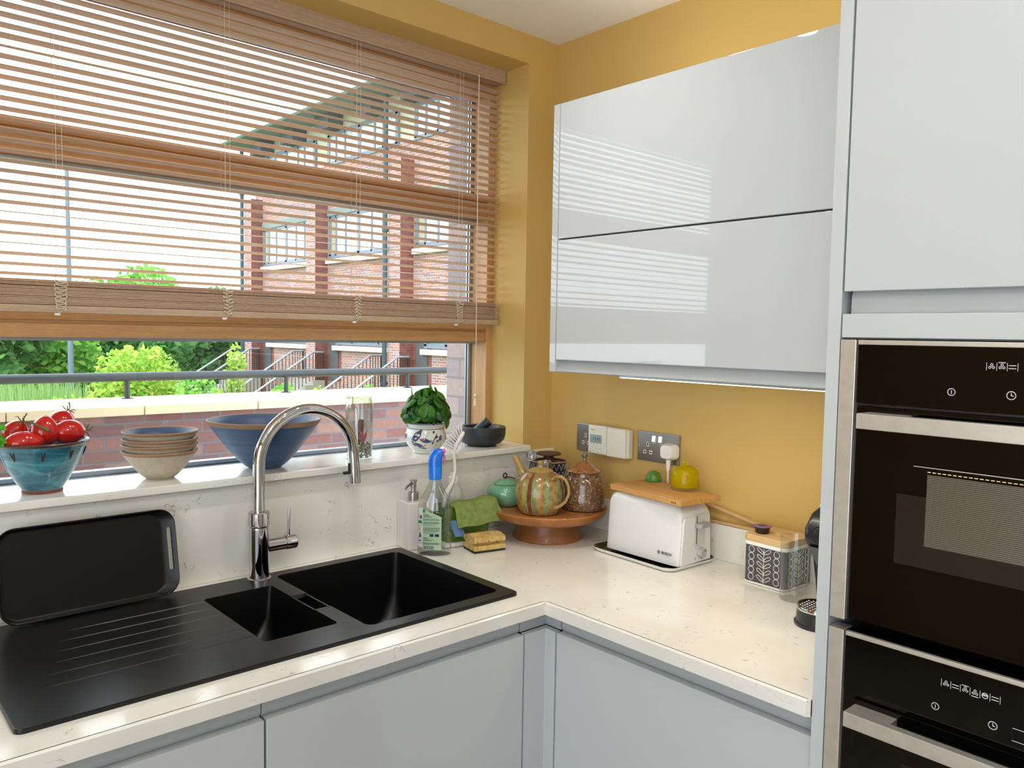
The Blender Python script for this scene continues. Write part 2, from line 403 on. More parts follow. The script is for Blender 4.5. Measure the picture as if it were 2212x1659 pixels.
for i, x in enumerate((-1.797, -1.4225, -1.0477, -.6735, -.3076)):
    bm = nb()
    for y in (BY-.0138, BY+.0138): tube(bm, [(x, y, 2.318), (x, y, 1.60), (x+.004, y, 1.565)], .0006, 5)
    for z in SL: tube(bm, [(x, BY-.0138, z+.0008), (x, BY+.0138, z-.0028)], .0005, 4)
    tube(bm, [(x+.012, BY-.0142, 2.318), (x+.012, BY-.0142, 1.6)], .0005, 5)
    obj('ladder_cord', bm, M_cord, bl)
    bm = nb(); p = []; q = random.Random(i+11)
    for k in range(44):
        u = k/43; z = 1.612-.066*u; p.append((x+.004+.016*(1-.35*u)*math.sin(k*1.05+i)*q.uniform(.7, 1.1), BY-.0172-.0035*abs(math.cos(k*.7)), z+.003*math.cos(k*1.05*2)))
    p += [(x+.010, BY-.0155, 1.547), (x+.004, BY-.0155, 1.541), (x-.002, BY-.0155, 1.538)]
    sm = []
    for a, b_, c_, d_ in zip([p[0]]+p[:-1], p, p[1:], p[2:]+[p[-1]]):
        for t in (0, .33, .66):
            A, B_, C_, D_ = map(Vector, (a, b_, c_, d_)); sm.append(.5*((2*B_)+(C_-A)*t+(2*A-5*B_+4*C_-D_)*t*t+(3*B_-A-3*C_+D_)*t**3))
    tube(bm, sm, .0009, 5)
    obj('slack_cord', bm, M_cord, bl)
    bm = nb(); lathe(bm, [(0, -.003), (.006, -.003), (.0065, 0), (.006, .002), (.0035, .002), (.003, -.001), (0, -.001)], 16, (x-.001, BY-.008, 1.5365)); obj('cord_button', bm, M_white, bl)
bm = nb(); tube(bm, [(-.2465, .102, 2.318), (-.2465, .101, 1.9), (-.2455, .100, 1.55), (-.243, .100, 1.315)], .0011, 6); tube(bm, [(-.2445, .102, 2.318), (-.245, .101, 1.9), (-.244, .100, 1.5), (-.2425, .100, 1.315)], .0011, 6)
obj('pull_cord', bm, M_cord, bl)
bm = nb(); lathe(bm, [(0, .040), (.004, .0395), (.0068, .035), (.0072, .031), (.006, .0275), (.0038, .026), (.0044, .0245), (.0058, .016), (.0078, .002), (.007, 0), (0, 0)], 20, (-.2428, .100, 1.2775))
obj('cord_tassel', bm, mat('pale_wood_tassel', (222, 204, 170), .5), bl)

# ------------------------------------------------------------------ balcony
M_balc = brick('balcony_bricks', 'x', [(134, 100, 96), (146, 108, 100), (122, 94, 94), (152, 120, 110), (130, 92, 86)], (112, 110, 114), 1, .012)
M_stone = mat('pale_coping_stone', (216, 200, 166), .85, spec=.15, var=.05, vs_=3)
M_railm = mat('dark_blue_grey_rail', (56, 62, 70), .35, .2, var=.05)
M_deck = mat('grey_balcony_deck', (150, 152, 156), .8)
bm = nb(); box(bm, -6, .38, .64, 3.08, -.3, -.1); struct('floor_balcony', bm, M_deck)
bw = thing('balcony_wall', 'low red brick balcony wall with pale stone coping outside the window', 'wall', (0, 3.15, -.1))
bm = nb(); box(bm, -6, 4.2, 3.08, 3.32, -.6, .998); obj('brickwork', bm, M_balc, bw, smooth=0)
x = -1.75
for k in range(7):
    bm = nb(); box(bm, x+.002, x+.698, 3.05, 3.74, .998, 1.054, .006); obj('coping_stone', bm, M_stone, bw); x += .70
hr = thing('handrail', 'dark grey tubular handrail on short posts above the balcony wall', 'handrail', (0, 3.6, 1.054))
bm = nb(); tube(bm, [(-6, 3.6, 1.194), (4.2, 3.6, 1.194)], .029, 16); obj('rail', bm, M_railm, hr)
for x in (-1.39, -.288, .8115, 1.891, 2.97):
    bm = nb(); tube(bm, [(x, 3.6, 1.054), (x, 3.6, 1.18)], .016, 12); lathe(bm, [(0, 0), (.035, 0), (.035, .006), (0, .006)], 16, (x, 3.6, 1.054)); obj('post', bm, M_railm, hr)

# ------------------------------------------------------------------ terrace of houses opposite
GZ = -1.5
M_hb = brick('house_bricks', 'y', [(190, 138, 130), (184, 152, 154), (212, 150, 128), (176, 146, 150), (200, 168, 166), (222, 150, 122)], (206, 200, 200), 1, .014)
M_hbx = brick('shaded_return_bricks', 'x', [(150, 86, 78), (160, 96, 86), (142, 82, 78)], (140, 116, 112), 1, .012)  # darker than the front bricks: shade on the returns put into the colour
M_cream = mat('cream_render', (214, 208, 186), .85, var=.03)
M_soff = mat('grey_green_soffit', (140, 150, 146), .7, var=.04)
M_dark = mat('dark_slate_block', (92, 94, 98), .7)
M_fas = mat('pale_blue_fascia', (196, 212, 220), .5)
M_wfr = mat('grey_window_frame', (126, 136, 152), .4)
M_hglass = mat('painted_sky_pane', (214, 224, 230), .04, spec=1, coat=1, var=.03)  # pale base colour stands in for reflected sky
M_hdark = mat('dim_ground_floor_pane', (120, 160, 150), .06, spec=.9, coat=1, var=.15, vs_=2)
M_sillh = mat('cream_window_sill', (232, 222, 200), .8)
M_curt = mat('beige_curtain', (186, 170, 140), .9)
HX, HP = 11.2, 10.75
def house(yf, labels):
    """one house of the row; yf: far end (larger y); each is 4.95 m wide"""
    h = thing('terraced_house', labels, 'house', (HX, yf, GZ), group=None)
    y0 = yf-4.95
    bm = nb(); box(bm, HX, HX+6, y0, yf, GZ, 6.97)
    o = obj('front_wall', bm, M_hb, h, w=True, smooth=0)
    bm = nb(); box(bm, HP, HX, yf-.62, yf, GZ, 6.4); obj('brick_pier', bm, [M_hb], h, smooth=0)
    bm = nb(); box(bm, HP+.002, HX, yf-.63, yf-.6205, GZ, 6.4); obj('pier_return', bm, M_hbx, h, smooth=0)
    bm = nb(); box(bm, HX+.03, HX+6, y0, yf, 6.97, 8.42); obj('rendered_top_storey', bm, M_cream, h, smooth=0)
    # doorway recess beside the pier, flat panel with the shade in its colour
    bm = nb(); box(bm, HX-.012, HX, yf-1.55, yf-.64, GZ+1.4, 2.3); obj('shaded_porch_panel', bm, M_hbx, h, smooth=0)
    bm = nb(); box(bm, HX-.045, HX-.013, yf-1.40, yf-.85, -.1, 2.0); obj('front_door', bm, M_dark, h, smooth=0)
    def win(ya, yb, za, zb, cols, glass, curtain=False):
        f = nb(); x0 = HX-.05
        ys = [ya+(yb-ya)*c for c in cols]
        for i, y in enumerate(ys): k = .07 if i in (0, len(ys)-1, len(ys)//2) else .035; box(f, x0, HX+.01, y-k, y+k, za, zb)
        for z in (za, zb): box(f, x0, HX+.01, ya-.06, yb+.06, z-.06, z+.06)
        wf = obj('window_frame', f, M_wfr, h, smooth=0)
        g = nb(); box(g, HX-.02, HX+.005, ya, yb, za, zb); obj('pane', g, glass, wf, smooth=0)
        if curtain:
            g = nb(); box(g, HX-.026, HX-.021, yb-.38, yb-.08, za+.07, zb-.07); obj('curtain', g, M_curt, wf, smooth=0)
    def sill(ya, yb, z):
        g = nb(); box(g, HX-.16, HX, ya-.1, yb+.1, z-.13, z+.02); obj('window_sill', g, M_sillh, h, smooth=0)
    A, B = y0+.12, yf-.85
    win(A, B, 3.98, 5.25, (0, .2, .36, .55, .75, .9, 1), M_hglass, True); sill(A, B, 3.86)
    win(A, B-.45, 1.15, 2.35, (0, .28, .72, 1), M_hdark); sill(A, B-.45, 1.04)
    win(A+.1, B+.1, 6.98, 7.9, (0, .18, .3, .52, .74, .88, 1), M_hglass)
    bm = nb(); box(bm, HX-.09, HX+.02, A-.1, B+.1, 5.28, 5.5); obj('lintel', bm, M_soff, h, smooth=0)
    # eaves: grey soffit with dark blocks and a pale edge
    bm = nb(); box(bm, 10.05, HX+6, y0, yf+(.35 if 'Far' in labels or 'farthest' in labels else 0), 8.42, 8.56); obj('soffit', bm, M_soff, h, smooth=0)
    bm = nb(); box(bm, 9.9, 10.05, y0, yf+(.35 if 'farthest' in labels else 0), 8.38, 8.7); obj('fascia', bm, M_fas, h, smooth=0)
    for k in range(2):
        y = y0+.9+2.5*k; bm = nb(); box(bm, HX-.5, HX+.03, y, y+.9, 7.95, 8.42); obj('eaves_block', bm, M_dark, h, smooth=0)
    bm = nb(); box(bm, HX-.9, HX+6, y0, yf, 8.56, 8.8); obj('roof', bm, M_dark, h, smooth=0)
    return h
house(27.47, 'farthest red brick house of the terrace opposite, beside the trees')
house(22.52, 'middle red brick house of the terrace opposite, between the two drainpipes')
house(17.57, 'nearest red brick house of the terrace, right of the second drainpipe')
for y, x, l in ((27.56, 10.70, 'dark drainpipe at the far corner of the brick terrace, beside the trees'), (17.62, 10.68, 'dark drainpipe on the brick terrace, close to the kitchen window frame')):
    bm = nb(); tube(bm, [(x, y, GZ), (x, y, 8.3)], .07, 12)
    for z in (0, 2.2, 4.4, 6.6): tube(bm, [(x, y, z), (x, y, z+.1)], .095, 12)
    tag(obj('drainpipe', bm, mat('dark_teal_pipe', (62, 84, 92), .5)), l, 'drainpipe', 'drainpipes of the terrace')
M_iron = mat('black_iron_railing', (52, 46, 48), .5, .3)
M_hand = mat('grey_metal_handrail', (176, 180, 184), .35, .5)
M_step = mat('concrete_step', (178, 170, 160), .9)
def stairs(yf, label):
    t = thing('entrance_steps', label, 'steps', (10.6, yf-.75, GZ), group='entrance steps of the terrace')
    ya, yb = yf-1.52, yf
    bm = nb(); n = 8
    for i in range(n): box(bm, 10.6-(n-i)*.28, 10.6-(n-i-1)*.28, ya, yb, GZ, GZ+(i+1)*1.4/(n+1))
    box(bm, 10.6, HX-.17, ya, yb, GZ, -.1); obj('treads', bm, M_step, t, smooth=0)
    for y in (ya+.04, yb-.04):
        x1 = 10.6-n*.28; z1 = GZ+.9
        bm = nb(); tube(bm, [(x1, y, z1), (10.62, y, .83), (11.0, y, .83)], .035, 8); rl = obj('handrail', bm, M_hand, t)
        bm = nb(); k = 18
        for i in range(k+1):
            x = x1+(10.62-x1)*i/k; z = z1+(.83-z1)*i/k; tube(bm, [(x, y, z-.88), (x, y, z)], .012, 5)
        for i in range(5): x = 10.62+.09*i; tube(bm, [(x, y, -.1), (x, y, .83)], .012, 5)
        obj('baluster', bm, M_iron, rl, kind='stuff')
        bm = nb(); tube(bm, [(11.0, y, -.1), (11.0, y, .85)], .03, 8); obj('newel_post', bm, M_iron, t)
    bm = nb()
    for i in range(13): y = ya+.04+(yb-ya-.08)*i/12; tube(bm, [(11.01, y, -.1), (11.01, y, .8)], .012, 5)
    obj('back_railing', bm, M_iron, t)
stairs(28.2, 'steps with iron railings at the far end of the terrace, behind the pale sapling')
stairs(23.27, 'steps with iron railings in front of the middle house of the terrace')
stairs(18.32, 'steps with iron railings nearest the kitchen, beside the second drainpipe')

# ------------------------------------------------------------------ garden
M_grass = mat('lawn', (86, 118, 62), .95, spec=.1, var=.3, vs_=1.2)
bm = nb(); quad(bm, (-60, 3.4, GZ), (60, 3.4, GZ), (60, 120, GZ), (-60, 120, GZ)); struct('floor_garden', bm, M_grass)
def leaf_mat(name, a, b, c):
    t = NT(name); f = t.new('ShaderNodeNewGeometry'); col = t.ramp(f.outputs['Random Per Island'], [(0, lin(a)), (.5, lin(b)), (1, lin(c))])
    t.set(col, .6, 0, .25); tl = t.new('ShaderNodeBsdfTranslucent'); t.L(col, tl.inputs[0]); mx = t.new('ShaderNodeMixShader'); mx.inputs[0].default_value = .4
    t.L(t.p.outputs[0], mx.inputs[1]); t.L(tl.outputs[0], mx.inputs[2]); t.L(mx.outputs[0], t.out.inputs[0]); return t.m
L_dark = leaf_mat('leaves_dark', (70, 120, 70), (98, 154, 84), (134, 186, 104))
L_mid = leaf_mat('leaves_mid', (104, 168, 74), (138, 198, 90), (178, 220, 112))
L_lime = leaf_mat('leaves_lime', (140, 186, 78), (180, 212, 94), (222, 226, 118))
L_grass = leaf_mat('tall_grass_blades', (120, 160, 90), (150, 186, 110), (176, 204, 134))
M_bark = mat('grey_brown_bark', (92, 80, 66), .9)
def crown(bm, n, c, rad, ls, rnd, lobes=9):
    L = [(Vector((rnd.gauss(0, .42)*rad[0], rnd.gauss(0, .42)*rad[1], rnd.uniform(-.6, .7)*rad[2])), rnd.uniform(.35, .6)) for _ in range(lobes)]
    for i in range(n):
        o, k = rnd.choice(L)
        d = Vector((rnd.gauss(0, 1), rnd.gauss(0, 1), rnd.gauss(.15, 1))).normalized()*(rnd.random()**.35)*k
        p = Vector(c)+o+Vector((d.x*rad[0], d.y*rad[1], d.z*rad[2]))
        a = Vector((rnd.gauss(0, 1), rnd.gauss(0, 1), rnd.gauss(0, .6))).normalized(); b = a.cross(Vector((rnd.gauss(0, 1), rnd.gauss(0, 1), rnd.gauss(0, 1)))).normalized()
        s = ls*rnd.uniform(.6, 1.3)
        bm.faces.new([bm.verts.new(p+a*s), bm.verts.new(p+b*s*.55), bm.verts.new(p-a*s), bm.verts.new(p-b*s*.55)])
def tree(kind, label, x, y, h, rad, m, n, ls, seed, trunk=.12, cat='tree', gz=GZ, group='trees and shrubs beyond the balcony'):
    rnd = random.Random(seed); t = thing(kind, label, cat, (x, y, gz), group=group)
    bm = nb(); crown(bm, n, (x, y, gz+h-rad[2]*1.15), rad, ls, rnd); obj('foliage', bm, m, t, smooth=0, flip=False)
    bm = nb(); tube(bm, [(x, y, gz), (x+.1, y, gz+h*.3), (x, y, gz+h*.65)], [trunk, trunk*.8, trunk*.4], 8)
    for k in range(4): a = k*1.6+seed; tube(bm, [(x+.05, y, gz+h*.35), (x+rad[0]*.5*math.cos(a), y+rad[1]*.5*math.sin(a), gz+h*.7)], [trunk*.5, trunk*.15], 6)
    obj('trunk', bm, M_bark, t)
tree('dark_tree', 'dark green tree at the far left of the garden view', 2.0, 28, 4.4, (2.8, 1.6, 2.3), L_dark, 5200, .18, 1)
tree('broad_tree', 'bright green tree just left of the lamp post', 4.6, 32.4, 4.5, (2.6, 1.7, 2.4), L_mid, 5200, .18, 2)
tree('dark_tree', 'dark green tree filling the tree line right of the lamp post', 7.8, 37, 4.6, (3.0, 1.8, 2.5), L_dark, 5200, .2, 3)
tree('broad_tree', 'tall green tree whose top shows above the raised slats', 10.4, 42, 6.4, (3.6, 1.8, 3.2), L_mid, 5200, .23, 4)
tree('dark_tree', 'dark tree close to the far corner of the brick terrace', 13.6, 37, 4.9, (2.6, 1.8, 2.6), L_dark, 4600, .2, 5)
tree('dark_tree', 'dark tree between the tall green tree and the brick terrace', 11.4, 32.4, 3.9, (2.4, 1.6, 2.1), L_dark, 4600, .18, 15)
tree('leafy_bush', 'large yellow green bush right of the lamp post', 3.15, 16.6, 3.05, (1.5, 1.0, 1.8), L_lime, 7200, .085, 6, .06, 'bush')
tree('leafy_bush', 'rounded bright green bush behind the balcony rail, left of the sapling', 3.55, 13.2, 2.55, (1.0, .9, 1.5), L_mid, 5200, .07, 7, .05, 'bush')
tree('sapling', 'pale yellow green sapling in front of the far steps', 5.25, 15.4, 2.8, (.55, .55, 1.7), L_lime, 3000, .07, 8, .03, 'sapling')
tree('leafy_bush', 'low green bush under the handrail, left of the first steps', 4.0, 10.6, 1.75, (.8, .7, 1.0), L_lime, 2600, .055, 9, .04, 'bush')
tree('hedge_bush', 'low bush with yellow tips in front of the middle steps', 4.95, 12.4, 2.15, (.55, .7, 1.1), L_mid, 3400, .055, 10, .04, 'bush')
tree('hedge_bush', 'low bush with yellow tips between the middle steps and the drainpipe', 6.15, 12.5, 2.25, (.6, .7, 1.1), L_lime, 3400, .05, 12, .04, 'bush')
tree('hedge_bush', 'low green bush in front of the second drainpipe', 7.2, 12.4, 2.1, (.4, .6, 1.0), L_mid, 2400, .05, 13, .04, 'bush')
bm = nb(); rnd = random.Random(5)
for i in range(5200):
    x = rnd.uniform(-1.5, 3.9); y = rnd.uniform(18.6, 25); h = rnd.uniform(.9, 1.75); a = rnd.uniform(0, 6.28); w = .035
    d = Vector((math.cos(a)*w, math.sin(a)*w, 0)); b = Vector((x, y, GZ)); l = Vector((rnd.gauss(0, .2), rnd.gauss(0, .2), h))
    bm.faces.new([bm.verts.new(b-d), bm.verts.new(b+d), bm.verts.new(b+l*.6+d*.6), bm.verts.new(b+l)])
tag(obj('tall_grass', bm, L_grass, smooth=0, flip=False, kind='stuff'), 'tall pale grass growing below the dark trees at the left', 'grass')
lp = thing('lamp_post', 'slim blue grey lamp post standing among the trees', 'lamp post', (3.72, 22.7, GZ))
bm = nb(); tube(bm, [(3.72, 22.7, GZ), (3.71, 22.7, 1.0), (3.69, 22.7, 6.0)], [.085, .075, .05], 12); obj('pole', bm, mat('blue_grey_paint', (110, 126, 140), .4), lp)
bm = nb(); box(bm, 3.3, 3.75, 22.6, 22.8, 5.98, 6.1, .03); obj('lantern', bm, M_railm, lp)
# ------------------------------------------------------------------ ceiling lamps (above and behind the camera's view)
M_lens = emit('lamp_lens', (255, 244, 226), 8)
def downlight(x, y, w):
    t = thing('ceiling_downlight', 'round white recessed ceiling downlight out of view', 'ceiling light', (x, y, ZC), group='recessed ceiling downlights')
    bm = nb(); lathe(bm, [(.036, -.001), (.036, -.004), (.048, -.005), (.050, -.001)], 24, (x, y, ZC)); obj('trim', bm, M_white, t)
    bm = nb(); lathe(bm, [(0, -.0015), (.036, -.0015)], 24, (x, y, ZC)); obj('lens', bm, M_lens, t)
    l = bpy.data.lights.new('downlight_beam', 'AREA'); l.shape = 'DISK'; l.size = .075; l.energy = w; l.color = (1, .98, .945); l.spread = R(150)
    o = bpy.data.objects.new('downlight_beam', l); COL.objects.link(o); o.parent = t; o.location = (0, 0, -.008)
for x, y, k in ((-.72, -.62, 1.6), (-1.15, -.62, 1.8), (-.95, -1.75, .8), (-1.65, -1.75, .8), (-2.45, -1.75, .8), (-.95, -2.75, .5), (-1.65, -2.75, .5), (-2.45, -2.75, .5)): downlight(x, y, LAMP*k)

pn = thing('added_pendant_lamp', 'added white globe pendant lamp above the frame, out of view', 'pendant lamp', (-1.6, -1.45, ZC))  # made-up lamp, put in to brighten ceiling and cabinet fronts
bm = nb(); lathe(bm, [(0, -.0005), (.05, -.0005), (.05, -.02), (0, -.022)], 24, (-1.6, -1.45, ZC)); tube(bm, [(-1.6, -1.45, ZC-.02), (-1.6, -1.45, 2.19)], .003, 8); obj('flex', bm, M_white, pn)
bm = nb(); bmesh.ops.create_uvsphere(bm, u_segments=32, v_segments=16, radius=.11, matrix=Matrix.Translation((-1.6, -1.45, 2.08))); obj('globe', bm, emit('added_opal_globe', (255, 246, 232), PEND*.9), pn)
l = bpy.data.lights.new('added_globe_light', 'POINT'); l.energy = PEND; l.shadow_soft_size = .115; l.color = (1, .985, .96)
o = bpy.data.objects.new('added_globe_light', l); COL.objects.link(o); o.parent = pn; o.location = (0, 0, -.3636)

# ------------------------------------------------------------------ worktop, splashback, sill
D1, D2, YE = .6175, .621, -1.2449
TB = ZW-.0297
SX0, SX1, SY0, SY1 = -1.6327, -.636, -.5472, -.0564
bm = nb()
bx = [(-2.05, -1.60, -D1+.004, 0), (-1.60, -.66, -D1+.004, SY0+.03), (-1.60, -.66, SY1-.03, 0), (-.66, -D2+.004, -D1+.004, 0), (-D2+.004, 0, YE+.0005, 0)]
for a, b, c, d in bx: box(bm, a, b, c, d, TB, ZW)
c = .0035
loft(bm, [[(x, -D1, TB), (x, -D1, ZW-c), (x, -D1+c, ZW), (x, -D1+.006, ZW), (x, -D1+.006, TB)] for x in (-2.05, -D2)])
loft(bm, [[(-D2, y, TB), (-D2, y, ZW-c), (-D2+c, y, ZW), (-D2+.006, y, ZW), (-D2+.006, y, TB)] for y in (-D1, YE+.006)])
prism(bm, [(-D2, YE+.006), (-D2+.006, YE+.0005), (-D2+.02, YE+.0005), (-D2+.02, YE+.006)], TB, ZW-.002)
tag(obj('worktop', bm, M_quartz, smooth=0), 'long L shaped white quartz worktop with grey flecks around the black sink', 'worktop')
bm = nb(); box(bm, -2.05, -.0002, -.0188, -.0004, ZW, 1.1352, .0015, 1); tag(obj('splashback', bm, M_quartz, smooth=0), 'tall white quartz splashback below the window sill', 'splashback')
bm = nb(); box(bm, -.0195, -.0004, YE+.0005, -.0190, ZW, 1.0065, .0015, 1); tag(obj('upstand', bm, M_quartz, smooth=0), 'low white quartz upstand along the yellow wall behind the toaster', 'upstand')
bm = nb(); box(bm, -2.0, -.1285, -.0418, .1518, 1.1392, ZS, .003, 2); tag(obj('window_sill', bm, M_quartz), 'white quartz window sill carrying bowls, jar and plant', 'window sill')

# ------------------------------------------------------------------ sink
ZK = .918
sk = thing('kitchen_sink', 'black composite one and a half bowl sink with ribbed drainer', 'sink', ((SX0+SX1)/2, (SY0+SY1)/2, ZW))
bm = nb(); prism(bm, rrect(SX1-SX0, SY1-SY0, .014, 4, (SX0+SX1)/2, (SY0+SY1)/2), ZW, ZK)
es = [e for e in bm.edges if all(abs(v.co.z-ZK) < 1e-6 for v in e.verts)]
bmesh.ops.bevel(bm, geom=es, offset=.002, segments=2, profile=.5, affect='EDGES')
so = obj('basin', bm, M_sink, sk)
B1 = (-1.0150, -.6665, -.5130, -.0900); B2 = (-1.2105, -1.0530, -.4605, -.1500)
def rr(b, r, z, ins=0): return [(x, y, z) for x, y in rrect(b[1]-b[0]-2*ins, b[3]-b[2]-2*ins, r, 6, (b[0]+b[1])/2, (b[2]+b[3])/2)]
def cutsink(cb):
    bmesh.ops.transform(cb, matrix=wm(sk).inverted(), verts=cb.verts); cut(so, cb)
cb = nb()
prism(cb, [p[:2] for p in rr(B1, .018, 0)], ZW-.02, ZK+.02); prism(cb, [p[:2] for p in rr(B2, .010, 0)], ZW-.02, ZK+.02); cutsink(cb)
cb = nb(); loft(cb, [[(x, -.2470, ZK+.004), (x, -.3600, ZK+.004), (x, -.3500, .8975), (x, -.2570, .8975)] for x in (-1.0560, -1.0100)]); cutsink(cb)
# ribbed drainer: shallow recess with seven grooves running along the sink
cb = nb()
for i in range(6):
    y = -.1660-.0500*i; x1 = -1.214; x0 = -1.50-.018*i
    loft(cb, [[(x0, y+.0015, ZK+.001), (x0, y-.0015, ZK+.001), (x0, y, ZK+.0005)], [(x0+.10, y+.0035, ZK+.001), (x0+.10, y-.0035, ZK+.001), (x0+.10, y, ZK-.0022)], [(x1, y+.0035, ZK+.001), (x1, y-.0035, ZK+.001), (x1, y, ZK-.003)]])
cutsink(cb)
def bowl(b, depth, r, nm):
    m = nb()
    L = [rr(b, r, ZK-.0015), rr(b, r, ZK-.004, .0003), rr(b, r+.004, ZK-depth*.55, .006), rr(b, r+.03, ZK-depth*.88, .012), rr(b, r+.045, ZK-depth*.97, .022), rr(b, r+.03, ZK-depth, .05)]
    L2 = [rr(b, r, ZK-.0015, -.004), rr(b, r+.03, ZK-depth-.006, -.003)]
    loft(m, L, False, True); loft(m, [L[0], L2[0], L2[1]], False, True)
    return obj(nm, m, M_sink, sk)
bowl(B1, .19, .018, 'main_bowl'); bowl(B2, .13, .010, 'half_bowl')
bm = nb(); box(bm, -1.0535, -1.0145, -.358, -.249, .872, .8985, .004); box(bm, -1.053, -1.0150, -.455, -.155, .80, .872); obj('divider_bridge', bm, M_sink, sk)
M_drain = mat('brass_toned_drain', (170, 128, 82), .3, .9)
for (x, y, z, r) in ((-.84, -.30, ZK-.19, .045), (-1.175, -.405, ZK-.13, .032)):
    bm = nb(); lathe(bm, [(0, .002), (r*.7, .002), (r*.8, .006), (r, .004), (r, .0005)], 28, (x, y, z)); obj('drain', bm, M_drain, sk)

# ------------------------------------------------------------------ tap
tp = thing('mixer_tap', 'tall chrome swan neck mixer tap with knurled collar behind the half bowl', 'tap', (-1.0530, -.0860, ZK))
TX, TY = -1.0530, -.0860
bm = nb(); lathe(bm, [(0, 0), (.0275, 0), (.0275, .003), (.0232, .005), (.0228, .122), (.0218, .1255), (0, .1255)], 40, (TX, TY, ZK)); obj('body', bm, M_chrome, tp)
bm = nb(); n = 56; z0, z1 = 1.0450, 1.0800
L = []
for k in range(15):
    z = z0+(z1-z0)*k/14; e = .002 if k in (0, 14) else 0
    L.append([(TX+(.0242-e+(.0007 if (i+k) % 2 else -.0005))*math.cos(2*math.pi*i/n), TY+(.0242-e+(.0007 if (i+k) % 2 else -.0005))*math.sin(2*math.pi*i/n), z) for i in range(n)])
loft(bm, L); obj('knurled_collar', bm, M_chrome, tp, smooth=8)
SR = .1275
bm = nb(); pts = [(TX, TY, 1.078), (TX, TY, 1.13), (TX, TY, 1.1895)]+arc((TX+SR, 1.1895), SR, 180, 0, 28, 'xz', TY)[1:]+[(TX+2*SR+.002, TY, 1.16), (TX+2*SR+.004, TY, 1.121)]
tube(bm, pts, .0138, 24); obj('spout', bm, M_chrome, tp)
bm = nb(); tube(bm, [(TX+2*SR+.002, TY, 1.158), (TX+2*SR+.004, TY, 1.120)], .0148, 24)
tube(bm, [(TX+2*SR+.004, TY, 1.121), (TX+2*SR+.004, TY, 1.1185)], .0125, 20); obj('outlet', bm, M_chrome, tp)
bm = nb(); box(bm, TX+2*SR-.030, TX+2*SR-.010, TY-.004, TY+.004, 1.1440, 1.1520, .0015); box(bm, TX+2*SR-.0155, TX+2*SR-.0095, TY-.003, TY+.003, 1.144, 1.172, .001); obj('spray_lever', bm, M_black, tp)
bm = nb(); tube(bm, [(TX+.018, TY, .9945), (-.990, TY, .9945)], .0165, 24); tube(bm, [(-.990, TY, .9945), (-.9875, TY, .9945)], .0150, 24); tube(bm, [(-.9875, TY, .9945), (-.963, TY, .9945), (-.9605, TY, .9945)], [.0180, .0180, .0165], 24); obj('side_valve', bm, M_chrome, tp)
bm = nb(); tube(bm, [(-.9775, TY, 1.006), (-.9760, TY, 1.078)], .0036, 12); obj('lever', bm, M_chrome, tp)

# ------------------------------------------------------------------ baking tray leaning on the splashback
tr = thing('oven_tray', 'black rimmed tray with a slot handle leaning against the splashback on the drainer', 'tray', (-1.4060, -.0720, ZK), rot=(R(90-12.5), 0, R(.8)))
M_tray = mat('black_enamel', (10, 11, 14), .28, spec=.4, var=.15)
bm = nb()
TW, TH = .345, .190
def trl(ins, z, r, ex=0): return [(x-ex/2, y, z) for x, y in rrect(TW-2*ins-ex, TH-2*ins, max(r-ins, .008), 8, 0, TH/2)]
loft(bm, [trl(0, .014, .036), trl(.002, .0155, .036), trl(.004, .014, .036), trl(.008, .0035, .036, .018), trl(.012, .002, .036, .020)], False, True)
loft(bm, [trl(0, .014, .036), trl(.0015, .008, .036), trl(.007, -.001, .036, .018), trl(.012, -.0015, .036, .020)], False, True)
tro = obj('tray_body', bm, M_tray, tr, w=False)
cb = nb(); prism(cb, rrect(.0085, .094, .004, 4, TW/2-.0135, TH/2+.006), -.03, .04); cut(tro, cb)

# ------------------------------------------------------------------ base cabinets
def base_cab(label, axis, a, b, loc, top=.875):
    """axis 'x': along the window wall (a<b are x); axis 'y': along the right wall (a>b are y)"""
    t = thing('base_cabinet', label, 'cabinet', loc, group='grey base cabinets')
    F = -.600
    def bb(m, u0, u1, d0, d1, z0, z1, bev=0):
        if axis == 'x': box(m, u0, u1, d0, d1, z0, z1, bev)
        else: box(m, d0, d1, u0, u1, z0, z1, bev)
    lo, hi = min(a, b), max(a, b)
    m = nb()
    bb(m, lo+.001, lo+.018, -.575, -.03, .15, top); bb(m, hi-.018, hi-.001, -.575, -.03, .15, top)
    bb(m, lo+.018, hi-.018, -.575, -.03, .15, .168); bb(m, lo+.018, hi-.018, -.05, -.03, .168, top)
    obj('carcass', m, M_cabm, t, smooth=0)
    m = nb(); bb(m, lo+.0022, hi-.0022, F, F+.021, .155, .8395, .0022); obj('door', m, M_cab, t)
    m = nb(); bb(m, lo+.001, hi-.001, F+.020, F+.024, .843, .880)
    L = []
    for u in (lo+.001, hi-.001):
        q = [(F+.018, .880), (F+.022, .880), (F+.022, .826), (F+.0215, .826), (F+.0215, .840), (F+.0185, .8455), (F+.018, .852)]
        L.append([(u, d, z) if axis == 'x' else (d, u, z) for d, z in q])
    m.free(); m = nb(); loft(m, L); obj('handle_rail', m, M_rail, t)
    m = nb(); bb(m, lo, hi, -.55, -.53, 0, .148); obj('plinth', m, M_cabm, t, smooth=0)
base_cab('grey base cabinet under the worktop on the right, left of the ovens', 'y', -.6325, -1.2430, (-.3, -.94, 0))
base_cab('grey base cabinet below the main sink bowl, right of the narrow door gap', 'x', -1.2726, -.6655, (-.97, -.3, 0), .70)
base_cab('grey base cabinet below the drainer, cut by the bottom edge of the photo', 'x', -1.875, -1.2726, (-1.57, -.3, 0), .70)
cp = thing('corner_post', 'narrow grey corner post between the two runs of base cabinets', 'corner post', (-.63, -.6, 0))
